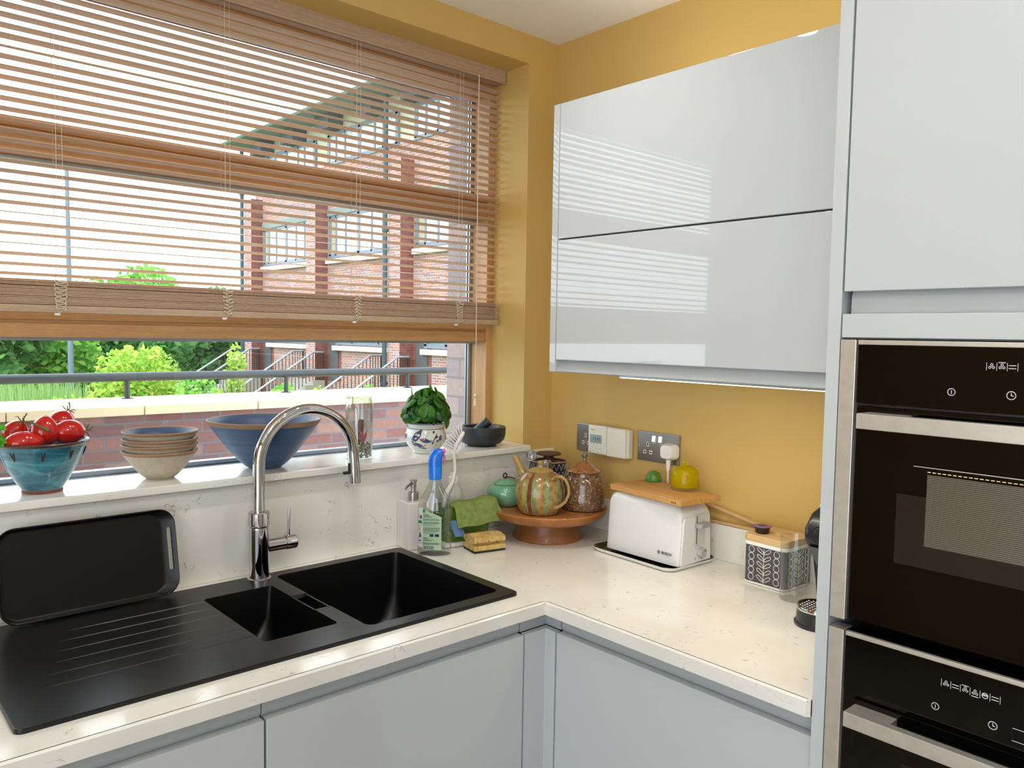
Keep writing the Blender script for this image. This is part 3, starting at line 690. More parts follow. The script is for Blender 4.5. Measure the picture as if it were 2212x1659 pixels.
bm = nb(); prism(bm, [(-.6635, -.600), (-.602, -.600), (-.602, -.5985), (-.600, -.602), (-.600, -.6305), (-.585, -.6305), (-.585, -.585), (-.6635, -.585)], 0, .8395); obj('post_panel', bm, M_cab, cp, smooth=0)
bm = nb(); prism(bm, [(-.6635, -.582), (-.582, -.582), (-.582, -.6305), (-.575, -.6305), (-.575, -.575), (-.6635, -.575)], .84, .88); obj('handle_rail', bm, M_rail, cp, smooth=0)

# ------------------------------------------------------------------ wall cabinet
wc = thing('wall_cabinet', 'gloss pale grey wall cabinet with two stacked lift up doors', 'wall cabinet', (-.18, -.80, 1.4114))
bm = nb(); box(bm, -.3638, -.0005, -.3759, -.3544, 1.4114, 2.1083, .0015); obj('end_panel', bm, M_cab, wc)
bm = nb(); box(bm, -.342, -.0005, -1.2445, -.3765, 1.4130, 2.106); obj('carcass', bm, M_cabm, wc, smooth=0)
for z0, z1 in ((1.4435, 1.7568), (1.7604, 2.1083)):
    bm = nb(); box(bm, -.3638, -.3425, -1.2440, -.3781, z0, z1, .002); obj('door', bm, M_cab, wc)
bm = nb(); loft(bm, [[(-.3422, y, 1.4114), (-.3565, y, 1.4114), (-.3580, y, 1.4130), (-.3560, y, 1.4180), (-.3500, y, 1.4300), (-.3455, y, 1.4500), (-.3422, y, 1.4500)] for y in (-.3765, -1.2445)]); obj('handle_rail', bm, M_rail, wc, smooth=50)
bm = nb(); box(bm, -.345, -.342, -1.2440, -.3781, 1.7568, 1.7604); obj('door_gap', bm, M_gap, wc, smooth=0)
lg = thing('led_strip', 'thin lit strip light under the right part of the wall cabinet', 'strip light', (-.335, -.914, 1.411))
bm = nb(); box(bm, -.348, -.330, -1.2435, -.585, 1.4070, 1.4112); obj('channel', bm, M_alu, lg, smooth=0)
bm = nb(); box(bm, -.3465, -.3315, -1.2425, -.586, 1.4055, 1.4070); obj('diffuser', bm, emit('warm_led', (255, 236, 196), 9), lg, smooth=0)
l = bpy.data.lights.new('led_light', 'AREA'); l.shape = 'RECTANGLE'; l.size = .012; l.size_y = .65; l.energy = LED; l.color = (1, .89, .70)
o = bpy.data.objects.new('led_light', l); COL.objects.link(o); o.parent = lg; o.location = (.0, 0, -.0065)

up = thing('led_strip', 'added strip light on top of the wall cabinet, unseen behind its front edge', 'strip light', (-.15, -.80, 2.1085))  # invented strip, put in to lift the ceiling and upper wall
bm = nb(); box(bm, -.160, -.140, -1.23, -.40, 2.1085, 2.1120); obj('channel', bm, M_alu, up, smooth=0)
bm = nb(); box(bm, -.158, -.142, -1.228, -.402, 2.1120, 2.1135); obj('diffuser', bm, emit('added_neutral_led', (255, 240, 216), 4), up, smooth=0)
l = bpy.data.lights.new('added_uplight', 'AREA'); l.shape = 'RECTANGLE'; l.size = .014; l.size_y = .82; l.energy = UPL; l.color = (1, .95, .88)
o = bpy.data.objects.new('added_uplight', l); COL.objects.link(o); o.parent = up; o.location = (0, 0, .0065); o.rotation_euler = (R(180), 0, 0)

# ------------------------------------------------------------------ tall oven housing
TF = -.6142
tu = thing('tall_oven_housing', 'tall gloss pale grey oven housing with a door above the ovens', 'tall cabinet', (-.3, -1.56, 0))
bm = nb(); box(bm, TF, -.0005, -1.2668, -1.2453, 0, ZC-.003, .001); obj('side_panel', bm, M_cab, tu)
bm = nb(); box(bm, TF, -.0005, -1.89, -1.8685, 0, ZC-.003, .001); obj('side_panel', bm, M_cab, tu)
bm = nb(); box(bm, TF, TF+.021, -1.8665, -1.2697, 1.5845, ZC-.01, .002); obj('door', bm, M_cab, tu)
bm = nb(); box(bm, TF, TF+.021, -1.8665, -1.2690, 1.5119, 1.5494, .0015); obj('filler_strip', bm, M_cab, tu)
bm = nb(); loft(bm, [[(TF+.018, y, 1.5500), (TF+.022, y, 1.5500), (TF+.022, y, 1.5995), (TF+.0215, y, 1.5995), (TF+.0215, y, 1.5845), (TF+.019, y, 1.580), (TF+.018, y, 1.570)] for y in (-1.8665, -1.2745)]); obj('handle_rail', bm, M_rail, tu)
bm = nb(); box(bm, TF+.03, -.02, -1.868, -1.267, 1.60, ZC-.02); box(bm, TF+.023, -.01, -1.868, -1.267, 1.51, 1.53); obj('carcass', bm, M_cabm, tu, smooth=0)

def glyphs(bm, x, y, z, kind):
    """tiny printed symbols on an appliance facing -x"""
    def seg(p, q, w=.0006): 
        a = Vector((0, p[0], p[1])); b = Vector((0, q[0], q[1])); tube(bm, [(x, y-a.y, z+a.z), (x, y-b.y, z+b.z)], w, 4)
    def ring(r, n=20, cx=0, cz=0, w=.0006): tube(bm, [(x, y-cx-r*math.cos(2*math.pi*i/n), z+cz+r*math.sin(2*math.pi*i/n)) for i in range(n)], w, 4, closed=True)
    if kind == 'power': ring(.0050); seg((0, -.0026), (0, .0026))
    if kind == 'clock': ring(.0055); seg((0, .0035), (0, -.0005)); seg((0, -.0005), (.003, -.0005))
    if kind == 'bar': seg((0, -.0055), (0, .0055), .0004)
    if kind in ('fan', 'fanbar', 'fanbase'):
        for k in range(3):
            a = R(90+120*k); ring(.0015, 10, .0026*math.cos(a), .0026*math.sin(a), .0005)
        if kind == 'fanbar': seg((-.0045, .0058), (.0045, .0058))
        if kind == 'fanbase': seg((-.0045, -.0058), (.0045, -.0058))
    if kind == 'lines': seg((-.0045, .002), (.0045, .002)); seg((-.0045, -.002), (.0045, -.002))
    if kind == 'tray': ring(.0038, 14); seg((-.004, 0), (.004, 0)); seg((-.004, .0014), (.004, .0014))
M_print = mat('pale_grey_print', (200, 200, 205), .5)
M_mesh = None
def mesh_mat():
    t = NT('perforated_door_screen')
    v = t.mapping((1, 1, 1)); sp = t.new('ShaderNodeSeparateXYZ'); t.L(v, sp.inputs[0])
    p = .0032
    a = t.math('MULTIPLY', sp.outputs[1], 2*math.pi/p); b = t.math('MULTIPLY', sp.outputs[2], 2*math.pi/(p*1.732))
    k = t.math('ADD', t.math('MULTIPLY', t.math('COSINE', a), t.math('COSINE', b)), 0)
    hole = t.ramp(t.math('ADD', t.math('MULTIPLY', t.math('ABSOLUTE', k), 1), 0), [(.42, (1, 1, 1, 1)), (.5, (0, 0, 0, 1))])
    col = t.mix(hole, lin((14, 14, 14)), lin((128, 122, 106)))
    return t.set(col, .35, .3, .5)
def oven(name, label, cat, zb, zt, zc, zd, hz, icons, microwave):
    t = thing(name, label, cat, (-.32, -1.567, zb))
    bm = nb(); box(bm, TF+.03, -.05, -1.855, -1.280, zb+.004, zt-.004); obj('body', bm, M_black, t, smooth=0)
    for y0, y1 in ((-1.2942, -1.2690), (-1.8655, -1.8403)):
        bm = nb(); box(bm, TF-.002, TF+.03, y0, y1, zb, zt-.001, .0016); obj('side_trim', bm, M_steel, t)
    bm = nb(); box(bm, TF+.006, TF+.03, -1.8400, -1.2945, zb+.003, zt-.002); obj('front_frame', bm, M_blackgl, t, smooth=0)
    bm = nb(); box(bm, TF-.001, TF+.006, -1.8385, -1.2968, zt-.0085, zt-.0012, .0008); obj('top_bar', bm, M_steel, t)
    bm = nb(); box(bm, TF, TF+.006, -1.8385, -1.2968, zc, zt-.0092, .0008); cpn = obj('control_panel', bm, M_blackgl, t)
    x = TF-.0003
    bm = nb()
    zi = zc+.0695 if not microwave else 1.4742
    glyphs(bm, x, -1.4348, zc+.0205 if not microwave else 1.4355, 'power'); glyphs(bm, x, -1.5108, zc+.0205 if not microwave else 1.4355, 'clock')
    y = -1.4415 if not microwave else -1.4785
    zi = zc+.0592 if not microwave else 1.4745
    for g in icons:
        glyphs(bm, x, y, zi, 'bar'); glyphs(bm, x, y-.0064, zi, g); y -= .0128
    glyphs(bm, x, y, zi, 'bar')
    zq = zc+.0175 if not microwave else 1.444
    tube(bm, [(x, -1.535, zq+.0088), (x, -1.60, zq+.0088), (x, -1.60, zq-.0088), (x, -1.535, zq-.0088)], .0005, 4, closed=True)
    obj('printed_symbols', bm, M_print, cpn)
    if microwave:
        bm = nb(); box(bm, TF+.002, TF+.006, -1.8385, -1.2975, zc-.004, zc-.0005); obj('vent_slot', bm, M_black, t, smooth=0)
    bm = nb(); box(bm, TF, TF+.006, -1.8235 if not microwave else -1.8375, -1.3125 if not microwave else -1.2985, zb+.0075, zd, .0012); d = obj('door', bm, M_blackgl, t)
    # handle: square steel bar on two solid end blocks
    bm = nb(); box(bm, -.6555, -.6400, -1.8190, -1.3165, hz, hz+.0236, .0012)
    for y0, y1 in ((-1.3820, -1.3165), (-1.8190, -1.7535)): box(bm, -.6400, TF, y0, y1, hz+.0004, hz+.0232, .0008)
    obj('handle', bm, M_steel, d)
    z0, z1 = zb+.110, zb+.216
    if microwave:
        bm = nb(); box(bm, TF-.0006, TF-.0001, -1.7700, -1.3655, zb+.11, zb+.2170); obj('window_surround', bm, mat('smoked_glass', (30, 30, 30), .04, spec=.8), d, smooth=0)
        bm = nb(); box(bm, TF-.0010, TF-.0006, -1.7300, -1.4080, zb+.1435, zb+.2510); obj('perforated_screen', bm, mesh_mat(), d, smooth=0)
        bm = nb(); box(bm, TF-.0010, TF-.0004, -1.7450, -1.3880, zb+.2610, zb+.2622); obj('screen_edge', bm, M_steel, d, smooth=0)
        bm = nb()
        for i in range(46):
            yy = -1.4080-.007*i; box(bm, TF-.0010, TF-.0004, yy-.0045, yy, zb+.2545, zb+.2556)
        obj('light_dashes', bm, emit('glowing_light_dashes', (255, 226, 160), 1.0), d, smooth=0)  # dashed line of light on the door window, imitated by glowing strips
    else:
        bm = nb(); box(bm, TF-.0006, TF-.0001, -1.7800, -1.3900, zb+.10, zd-.075); obj('window_surround', bm, mat('smoked_glass', (24, 24, 24), .05, spec=.6), d, smooth=0)
    return t
oven('combination_microwave', 'black glass compact oven with a perforated window, upper of the two ovens', 'oven', 1.0600, 1.5098, 1.4100, 1.4050, 1.3736, ('fan', 'fanbar', 'lines'), True)
oven('built_in_oven', 'black glass oven with six function symbols, lower of the two ovens', 'oven', .4500, 1.0448, .9490, .9382, .9068, ('fan', 'lines', 'fanbar', 'fanbase', 'tray', 'lines'), False)

# ------------------------------------------------------------------ sockets, thermostat
M_hole = mat('socket_hole', (40, 40, 42), .6)
def socket(y0, label, left_only=False):
    t = thing('double_socket', label, 'wall socket', (-.003, y0-.075, 1.1875))
    bm = nb(); box(bm, -.0068, -.0003, y0-.1505, y0, 1.1445, 1.2305, .0015); obj('face_plate', bm, M_steel2, t)
    def rocker(y):
        bm = nb(); box(bm, -.0082, -.0066, y-.0072, y+.0072, 1.1985, 1.2215, .0008); k = obj('switch_surround', bm, M_white, t)
        bm = nb(); loft(bm, [[(-.0082, yy, 1.2000), (-.0118, yy, 1.2035), (-.0090, yy, 1.2200), (-.0082, yy, 1.2200)] for yy in (y-.0055, y+.0055)]); obj('rocker', bm, M_chrome, k)
    def outlet(yc):
        bm = nb()
        for dy, dz, w, h in ((0, .0215, .0080, .0120), (.0111, -.0015, .0105, .0105), (-.0111, -.0015, .0105, .0105)): box(bm, -.0078, -.0066, yc+dy-w/2, yc+dy+w/2, 1.1720+dz-h/2, 1.1720+dz+h/2, .0006)
        q = obj('pin_insert', bm, M_white, t)
        bm = nb()
        for dy, dz, w, h in ((0, .0215, .0040, .0080), (.0111, -.0015, .0063, .0042), (-.0111, -.0015, .0063, .0042)): box(bm, -.0080, -.0076, yc+dy-w/2, yc+dy+w/2, 1.1720+dz-h/2, 1.1720+dz+h/2)
        obj('pin_hole', bm, M_hole, q, smooth=0)
    yc = y0-.0753
    rocker(yc+.0095+.004); rocker(yc-.0095)
    outlet(y0-.0395)
    if not left_only: outlet(y0-.1110)
    for dy in (.0085, .142):
        bm = nb(); lathe(bm, [(0, .0004), (.0035, .0004), (.0038, 0)], 14, Mx=Matrix.Translation((-.0068, y0-dy, 1.1875)) @ Matrix.Rotation(R(-90), 4, 'Y')); obj('screw', bm, M_chrome, t)
socket(-.1252, 'brushed steel double socket half hidden behind the white thermostat')
socket(-.3724, 'brushed steel double socket with a white plug above the toaster')
M_cream2 = mat('aged_white_plastic', (232, 228, 214), .4, var=.015)
th = thing('thermostat', 'white heating programmer with a small display on the yellow wall', 'thermostat', (-.02, -.278, 1.19))
bm = nb(); box(bm, -.026, -.0072, -.3560, -.2030, 1.1440, 1.2300, .002); obj('back_box', bm, M_cream2, th)
bm = nb(); box(bm, -.0360, -.0120, -.2736, -.2005, 1.1450, 1.2335, .0035, 3); fr = obj('display_half', bm, M_cream2, th)
bm = nb(); box(bm, -.0360, -.0120, -.3490, -.2752, 1.1430, 1.2320, .0045, 3); obj('cover_half', bm, M_cream2, th)
bm = nb(); box(bm, -.0366, -.0358, -.2570, -.2100, 1.1790, 1.2050, .0003); obj('display', bm, mat('lcd_grey_green', (150, 168, 164), .25), fr)
MYZ = lambda x, y, z: Matrix.Translation((x, y, z)) @ Matrix(((0, 0, -1, 0), (-1, 0, 0, 0), (0, 1, 0, 0), (0, 0, 0, 1)))
bm = nb(); text_mesh(bm, '12:41', .0150, MYZ(-.0368, -.2370, 1.1920)); obj('display_digits', bm, mat('lcd_digits', (60, 74, 82), .5), fr, smooth=0)
bm = nb(); text_mesh(bm, 'Honeywell', .0046, MYZ(-.0362, -.2195, 1.2200)); box(bm, -.0362, -.0359, -.2150, -.2125, 1.1745, 1.1756); box(bm, -.0362, -.0359, -.2290, -.2215, 1.1745, 1.1756); box(bm, -.0362, -.0359, -.2400, -.2370, 1.1745, 1.1756)
box(bm, -.0362, -.0359, -.2130, -.2100, 1.1500, 1.1530); box(bm, -.0362, -.0359, -.2420, -.2330, 1.1620, 1.1626); box(bm, -.0362, -.0359, -.2560, -.2460, 1.1620, 1.1626)
obj('printed_marks', bm, mat('grey_print', (120, 120, 122), .6), fr, smooth=0)
for y in (-.2390, -.2510):
    bm = nb(); box(bm, -.0385, -.0355, y-.0045, y+.0045, 1.1500, 1.1590, .0012); obj('button', bm, M_white, fr)
pl = thing('power_plug', 'white three pin plug with its flex in the right hand socket', 'plug', (-.02, -.500, 1.1800))
bm = nb()
prf = [(x_, z_) for x_, z_ in rrect(.050, .046, .014, 6)]
loft(bm, [[(-.0085, -.4995-a*1.0, 1.1830+b) for a, b in prf], [(-.018, -.4995-a, 1.1830+b) for a, b in prf], [(-.034, -.4995-a*.86, 1.1835+b*.9) for a, b in prf], [(-.0385, -.4995-a*.74, 1.1835+b*.8) for a, b in prf]]); obj('plug_body', bm, M_white, pl)
bm = nb(); tube(bm, [(-.024, -.4995, 1.1610), (-.024, -.4995, 1.152), (-.024, -.4995, 1.1290)], [.0075, .0068, .0048], 14)
for k in range(6): tube(bm, [(-.024, -.4995, 1.150-.0035*k), (-.024, -.4995, 1.1485-.0035*k)], .0072-.0003*k, 12)
obj('strain_relief', bm, M_white, pl)
bm = nb(); tube(bm, [(-.024, -.4995, 1.130), (-.024, -.4995, 1.06), (-.0235, -.499, 1.0085+.004)], .0031, 10); obj('flex', bm, M_white, pl)
bm = nb(); box(bm, -.0393, -.0380, -.5090, -.4900, 1.1770, 1.1900, .0008); obj('fuse_cover', bm, M_white, pl)
# ------------------------------------------------------------------ window sill things
FACE = R(-41.96)                          # turns local x to the camera's right
def glaze(name, stops, rough=.12, scale=(6, 6, 30), dist=1.5, spec=.55, coat=.4, speck=None):
    t = NT(name); f = t.noise(1, 5, t.mapping(scale), .6, dist); col = t.ramp(f, [(p, lin(c)) for p, c in stops])
    if speck:
        g = t.noise(speck[0], 2); col = t.mix(t.ramp(g, [(.62, (0, 0, 0, 1)), (.68, (1, 1, 1, 1))]), col, lin(speck[1]))
    return t.set(col, rough, 0, spec, coat)
M_teal = glaze('teal_blue_glaze', [(.3, (30, 70, 86)), (.45, (52, 112, 130)), (.6, (88, 160, 176)), (.75, (66, 88, 116))])
M_rimbr = mat('brown_glazed_rim', (82, 54, 50), .25, coat=.3)
M_terra = mat('bare_red_clay', (128, 72, 56), .7)
M_stw = mat('speckled_stoneware', (188, 176, 156), .55, spec=.35, var=.08, vs_=90)
M_stwr = mat('toasted_stoneware_rim', (158, 124, 94), .6, var=.08)
M_slate = mat('slate_blue_glaze', (74, 92, 124), .42, spec=.4, var=.1, vs_=20)
M_slate2 = glaze('brushed_blue_glaze', [(.3, (56, 80, 112)), (.6, (74, 100, 136)), (.8, (60, 78, 104))], .4, (3, 3, 60), .4, .4, .1)
b1 = thing('fruit_bowl', 'glazed teal blue bowl full of plum tomatoes at the left end of the sill', 'bowl', (-1.4741, .0489, ZS))
bc = (-1.4741, .0489, ZS)
bm = nb(); lathe(bm, [(.0385, .007), (.052, .028), (.0665, .055), (.0785, .082), (.0868, .102)], 64, bc); lathe(bm, [(.0845, .103), (.076, .080), (.062, .050), (.045, .022), (.030, .012), (0, .010)], 64, bc); obj('wall', bm, M_teal, b1)
bm = nb(); lathe(bm, [(.0868, .102), (.0905, .1045), (.0915, .108), (.0895, .1105), (.0865, .1085), (.0845, .103)], 64, bc); obj('rim', bm, M_rimbr, b1)
bm = nb(); lathe(bm, [(0, 0), (.0365, 0), (.0385, .0015), (.0385, .007), (0, .008)], 48, bc); obj('foot', bm, M_terra, b1)
bm = nb()
for k in range(9):
    a = 2*math.pi*k/9+.35
    for d in (-.035, .035):
        p = []
        for i in range(7):
            z = .094-.020*i/6; r = .0868-(.102-z)*.38; aa = a+d*(1-i/6)*1.3
            p.append((bc[0]+(r+.0006)*math.cos(aa), bc[1]+(r+.0006)*math.sin(aa), ZS+z))
        tube(bm, p, [.0006, .001, .0013, .0014, .0012, .0009, .0005], 6)
obj('scored_marks', bm, M_rimbr, b1)
M_tom = glaze('ripe_tomato_skin', [(.3, (176, 22, 20)), (.55, (200, 34, 26)), (.8, (222, 66, 36))], .16, (12, 12, 12), .5, .5, .4)
M_stem = mat('tomato_vine', (108, 104, 62), .8)
def tomato(label, px, r, ln, axis, stem=True, rz=0):
    t = thing('plum_tomato', label, 'tomato', (px[0], px[1], px[2]-r), group='plum tomatoes in the teal bowl')
    q = Vector(axis).normalized().to_track_quat('Z', 'X').to_matrix().to_4x4()
    Mx = Matrix.Translation(px) @ q
    prof = [(0, -ln/2)]+[(r*(math.sin(math.pi*u)**.62)*(1-.10*(u-.5)), -ln/2+ln*u) for u in [i/16 for i in range(1, 16)]]+[(.004, ln/2-.0012), (0, ln/2-.0025)]
    bm = nb(); lathe(bm, prof, 32, Mx=Mx); o = obj('fruit', bm, M_tom, t)
    if stem:
        bm = nb()
        for k in range(5):
            a = 1.257*k+.4; tube(bm, [Mx @ Vector(p) for p in ((0, 0, ln/2-.002), (.007*math.cos(a), .007*math.sin(a), ln/2+.001), (.013*math.cos(a), .013*math.sin(a), ln/2+.0045), (.017*math.cos(a+.2), .017*math.sin(a+.2), ln/2+.002))], [.0013, .0012, .001, .0004], 6)
        tube(bm, [Mx @ Vector(p) for p in ((0, 0, ln/2-.002), (.001, .001, ln/2+.009), (.005, -.004, ln/2+.018))], [.0014, .0012, .0016], 6)
        obj('calyx', bm, M_stem, t)
tomato('plum tomato lying at the front left of the teal bowl', (-1.515, .012, ZS+.1105), .0245, .078, (1, -.15, .1), False)
tomato('plum tomato standing upright in the middle of the teal bowl', (-1.4705, .034, ZS+.1290), .0285, .070, (.05, -.15, 1), False)
tomato('plum tomato lying at the right of the teal bowl with its stalk over the rim', (-1.4225, .042, ZS+.1245), .0265, .074, (.95, .28, .02))
tomato('plum tomato at the back left of the teal bowl under a vine stalk', (-1.517, .078, ZS+.1260), .0240, .062, (.35, -.5, .75))
tomato('plum tomato at the back right of the teal bowl, the rearmost one', (-1.4250, .100, ZS+.1390), .0280, .064, (.45, .3, .7))
vs2 = nb()
tube(vs2, [(-1.510, .040, ZS+.152), (-1.497, .030, ZS+.1505), (-1.485, .010, ZS+.1440), (-1.470, -.004, ZS+.1340)], [.0016, .0022, .0026, .003], 8)
for a in ((-.012, .004, -.006), (-.010, -.012, -.004), (.004, .012, .002), (-.002, -.004, .010)): tube(vs2, [(-1.508, .039, ZS+.152), (-1.508+a[0]*.6, .039+a[1]*.6, ZS+.154+a[2]*.4), (-1.508+a[0], .039+a[1], ZS+.152+a[2])], [.0016, .0012, .0005], 6)
tag(obj('vine_stalk', vs2, M_stem), 'dry green vine stalk lying across the left tomatoes', 'stalk')
hb = thing('herb_sprig', 'bright green herb leaves at the left edge of the teal bowl', 'herb', (-1.556, .010, ZS+.108))
bm = nb(); rnd = random.Random(4)
for k in range(16):
    c = Vector((-1.562+rnd.uniform(-.022, .014), .004+rnd.uniform(-.02, .02), ZS+.125+rnd.uniform(-.018, .022))); a = rnd.uniform(0, 6.28); s = rnd.uniform(.008, .013)
    n_ = Vector((rnd.uniform(-.5, .5), -1, rnd.uniform(-.2, .8))).normalized(); u = n_.cross(Vector((0, 0, 1))).normalized(); v = n_.cross(u)
    vv = [bm.verts.new(c+(u*math.cos(a+2*math.pi*i/14)+v*math.sin(a+2*math.pi*i/14))*s*(1 if i % 2 else .62)+n_*(.002 if i % 2 else -.001)) for i in range(14)]
    bm.faces.new(vv)
    tube(bm, [c, (-1.552, .012, ZS+.108)], .0007, 4)
obj('leaves', bm, leaf_mat('fresh_herb', (84, 170, 48), (104, 192, 60), (130, 210, 80)), hb, smooth=0)
# four nested cereal bowls
sb = (-1.2276, .0664)
def prof_bowl(rf, rr_, h, th): 
    o = [(rf*.95, 0), (rf, .002)]
    for i in range(1, 13): u = i/12; o.append((rf+(rr_-rf)*(u**.80), .002+(h-.004)*u))
    return o
ob = prof_bowl(.0316, .0832, .0660, .004)
lbs = ['stoneware cereal bowl at the bottom of the stack of four', 'stoneware cereal bowl second from the bottom of the stack', 'stoneware cereal bowl second from the top of the stack', 'stoneware cereal bowl on top of the stack, blue inside showing']
cb0 = None
for k, dz in enumerate((0, .0153, .0285, .0460)):
    if cb0 is None:
        cb0 = thing('cereal_bowl', lbs[0], 'bowl', (sb[0], sb[1], ZS), group='stack of four stoneware bowls')
        bm = nb(); lathe(bm, [(0, 0)]+ob[:-1], 72); obj('outside', bm, M_stw, cb0, w=False)
        bm = nb(); r9 = ob[-1][0]; lathe(bm, [ob[-2], ob[-1], (r9+.0006, .0652), (r9-.0008, .0668), (r9-.003, .0660), (r9-.0042, .0640)], 72); obj('rim', bm, M_stwr, cb0, w=False)
        bm = nb(); lathe(bm, [(r9-.0042, .0640)]+[(max(r-.0050, .002), z+.0045) for r, z in ob[-3:1:-1]]+[(0, .0065)], 72); obj('inside', bm, M_slate, cb0, w=False)
    else: dup(cb0, (sb[0]+.0005*k, sb[1]-.0004*k, ZS+dz), .6*k, lbs[k])
# large blue bowl
lb = thing('serving_bowl', 'large slate blue bowl with a bare clay rim behind the tap', 'bowl', (-.9700, .0637, ZS)); c = (-.9700, .0637, ZS)
pr = [(.0405, .0015)]+[(.0405+(.1345-.0405)*(u**.78), .0015+.1115*u) for u in [i/18 for i in range(1, 19)]]
bm = nb(); lathe(bm, [(0, .001), (.034, .001), (.036, 0), (.040, 0)]+pr, 96, c); obj('outside', bm, M_slate2, lb)
bm = nb(); lathe(bm, [pr[-1], (.1405, .1215), (.1412, .1240), (.1395, .1252), (.1372, .1238)], 96, c); obj('rim', bm, M_stwr, lb)
bm = nb(); lathe(bm, [(.1372, .1238)]+[(max(r-.0052, .004), z+.004) for r, z in pr[:0:-1]]+[(0, .0075)], 96, c); obj('inside', bm, M_slate, lb)
# terrarium jar
M_glass = glassy('clear_jar_glass', (.93, .965, .95), 2.2)
jr = thing('glass_jar', 'tall open glass jar with pebbles and a pink air plant on the sill', 'jar', (-.7054, .0412, ZS)); c = (-.7054, .0412, ZS)
bm = nb(); lathe(bm, [(0, .001), (.030, 0), (.0347, .003), (.0362, .010), (.0370, .060), (.0374, .140), (.0370, .152), (.0335, .164), (.0325, .167), (.0345, .169), (.0352, .1715), (.0340, .1735), (.0310, .1725), (.0300, .167), (.0312, .162), (.0345, .150), (.0346, .060), (.0338, .012), (.030, .006), (0, .005)], 56, c); obj('glass', bm, M_glass, jr)
bm = nb(); rnd = random.Random(8)
for k in range(420):
    a = rnd.uniform(0, 6.28); r = .0318*math.sqrt(rnd.random()); z = .009+rnd.random()*(.030+.004*math.cos(a)); s = rnd.uniform(.0016, .0027)
    if rnd.random() < .6: r = rnd.uniform(.029, .0322)
    Mx = Matrix.Translation((c[0]+r*math.cos(a), c[1]+r*math.sin(a), ZS+z)) @ Euler((rnd.random()*6, rnd.random()*6, 0)).to_matrix().to_4x4() @ Matrix.Diagonal((s*1.3, s, s*.8, 1))
    bmesh.ops.create_icosphere(bm, subdivisions=1, radius=1, matrix=Mx)
def isl(name, stops):
    t = NT(name); g = t.new('ShaderNodeNewGeometry'); return t.set(t.ramp(g.outputs['Random Per Island'], stops), .8)
po = obj('pebbles', bm, isl('mixed_pebbles', [(0, lin((70, 60, 52))), (.4, lin((150, 136, 112))), (.8, lin((206, 196, 172)))]), kind='stuff')
tag(po, 'layer of small mixed pebbles at the bottom of the glass jar', 'pebbles')
bk = nb(); Mx = Matrix.Translation((c[0]+.002, c[1]+.006, ZS+.073)) @ Matrix.Rotation(R(12), 4, 'X') @ Matrix.Rotation(R(6), 4, 'Y')
L = []
for k in range(9):
    u = k/8; w = .010+.004*math.sin(3.1*u); L.append([(x*(1+.12*math.sin(7*u+x*300)), y, -.036+.072*u) for x, y in rrect(w*2*(1-.35*u*u), .012, .005, 3)])
loft(bk, L, Mx=Mx); tag(obj('bark_piece', bk, mat('brown_bark', (110, 74, 54), .9, var=.3, vs_=120, bump=.6, bs=300)), 'brown piece of bark standing inside the glass jar', 'bark')
ap = nb(); rnd = random.Random(21)
for k in range(26):
    a = rnd.uniform(0, 6.28); h = rnd.uniform(.022, .052); o = rnd.uniform(.008, .023); b = Vector((c[0]+.004, c[1]-.012, ZS+.040))
    p = [b, b+Vector((o*.35*math.cos(a), o*.35*math.sin(a), h*.5)), b+Vector((o*.75*math.cos(a), o*.7*math.sin(a)+.004, h*.85)), b+Vector((o*math.cos(a), o*.85*math.sin(a)+.004, h*(.95 if k % 3 else .7)))]
    tube(ap, p, [.0018, .0017, .0012, .0003], 5, flat=.4)
at = thing('air_plant', 'pink spiky air plant inside the glass jar', 'plant', (c[0]+.004, c[1]-.012, ZS+.036))
obj('leaves', ap, glaze('pink_air_plant', [(.3, (196, 86, 110)), (.6, (228, 120, 138)), (.8, (214, 150, 140))], .5, (60, 60, 20), 0, .3, 0), at)
bm = nb(); tube(bm, [(c[0]+.004, c[1]-.012, ZS+.034), (c[0]+.004, c[1]-.012, ZS+.050)], [.0065, .0035], 10); obj('base', bm, mat('dry_plant_base', (112, 92, 66), .9), at)
# basil
bs = thing('potted_basil', 'green basil plant in a white and blue painted pot on the sill', 'potted plant', (-.4889, .0297, ZS)); c = (-.4889, .0297, ZS)
M_pot = glaze('crackled_white_glaze', [(.3, (196, 198, 188)), (.6, (216, 218, 210)), (.8, (182, 186, 182))], .2, (14, 14, 14), .5, .5, .4)
PP = [(0, .0005), (.0335, 0), (.0355, .0015), (.0355, .0060), (.0380, .0095), (.0500, .020), (.0585, .034), (.0605, .046), (.0590, .058), (.0555, .068), (.0540, .0740), (.0548, .0790), (.0590, .0850), (.0605, .0880)]
bm = nb(); lathe(bm, PP, 64, c); lathe(bm, [(.0605, .0880), (.0602, .0900), (.0580, .0895), (.0540, .083), (.050, .076), (0, .074)], 64, c); po = obj('pot', bm, M_pot, bs)
def lathe_pt(prof, ctr, a, z, off=.0005):
    for (r0, z0), (r1, z1) in zip(prof, prof[1:]):
        if z0 <= z <= z1 and z1 > z0: r = r0+(r1-r0)*(z-z0)/(z1-z0)+off; break
    else: r = prof[-1][0]
    return (ctr[0]+r*math.cos(a), ctr[1]+r*math.sin(a), ctr[2]+z)
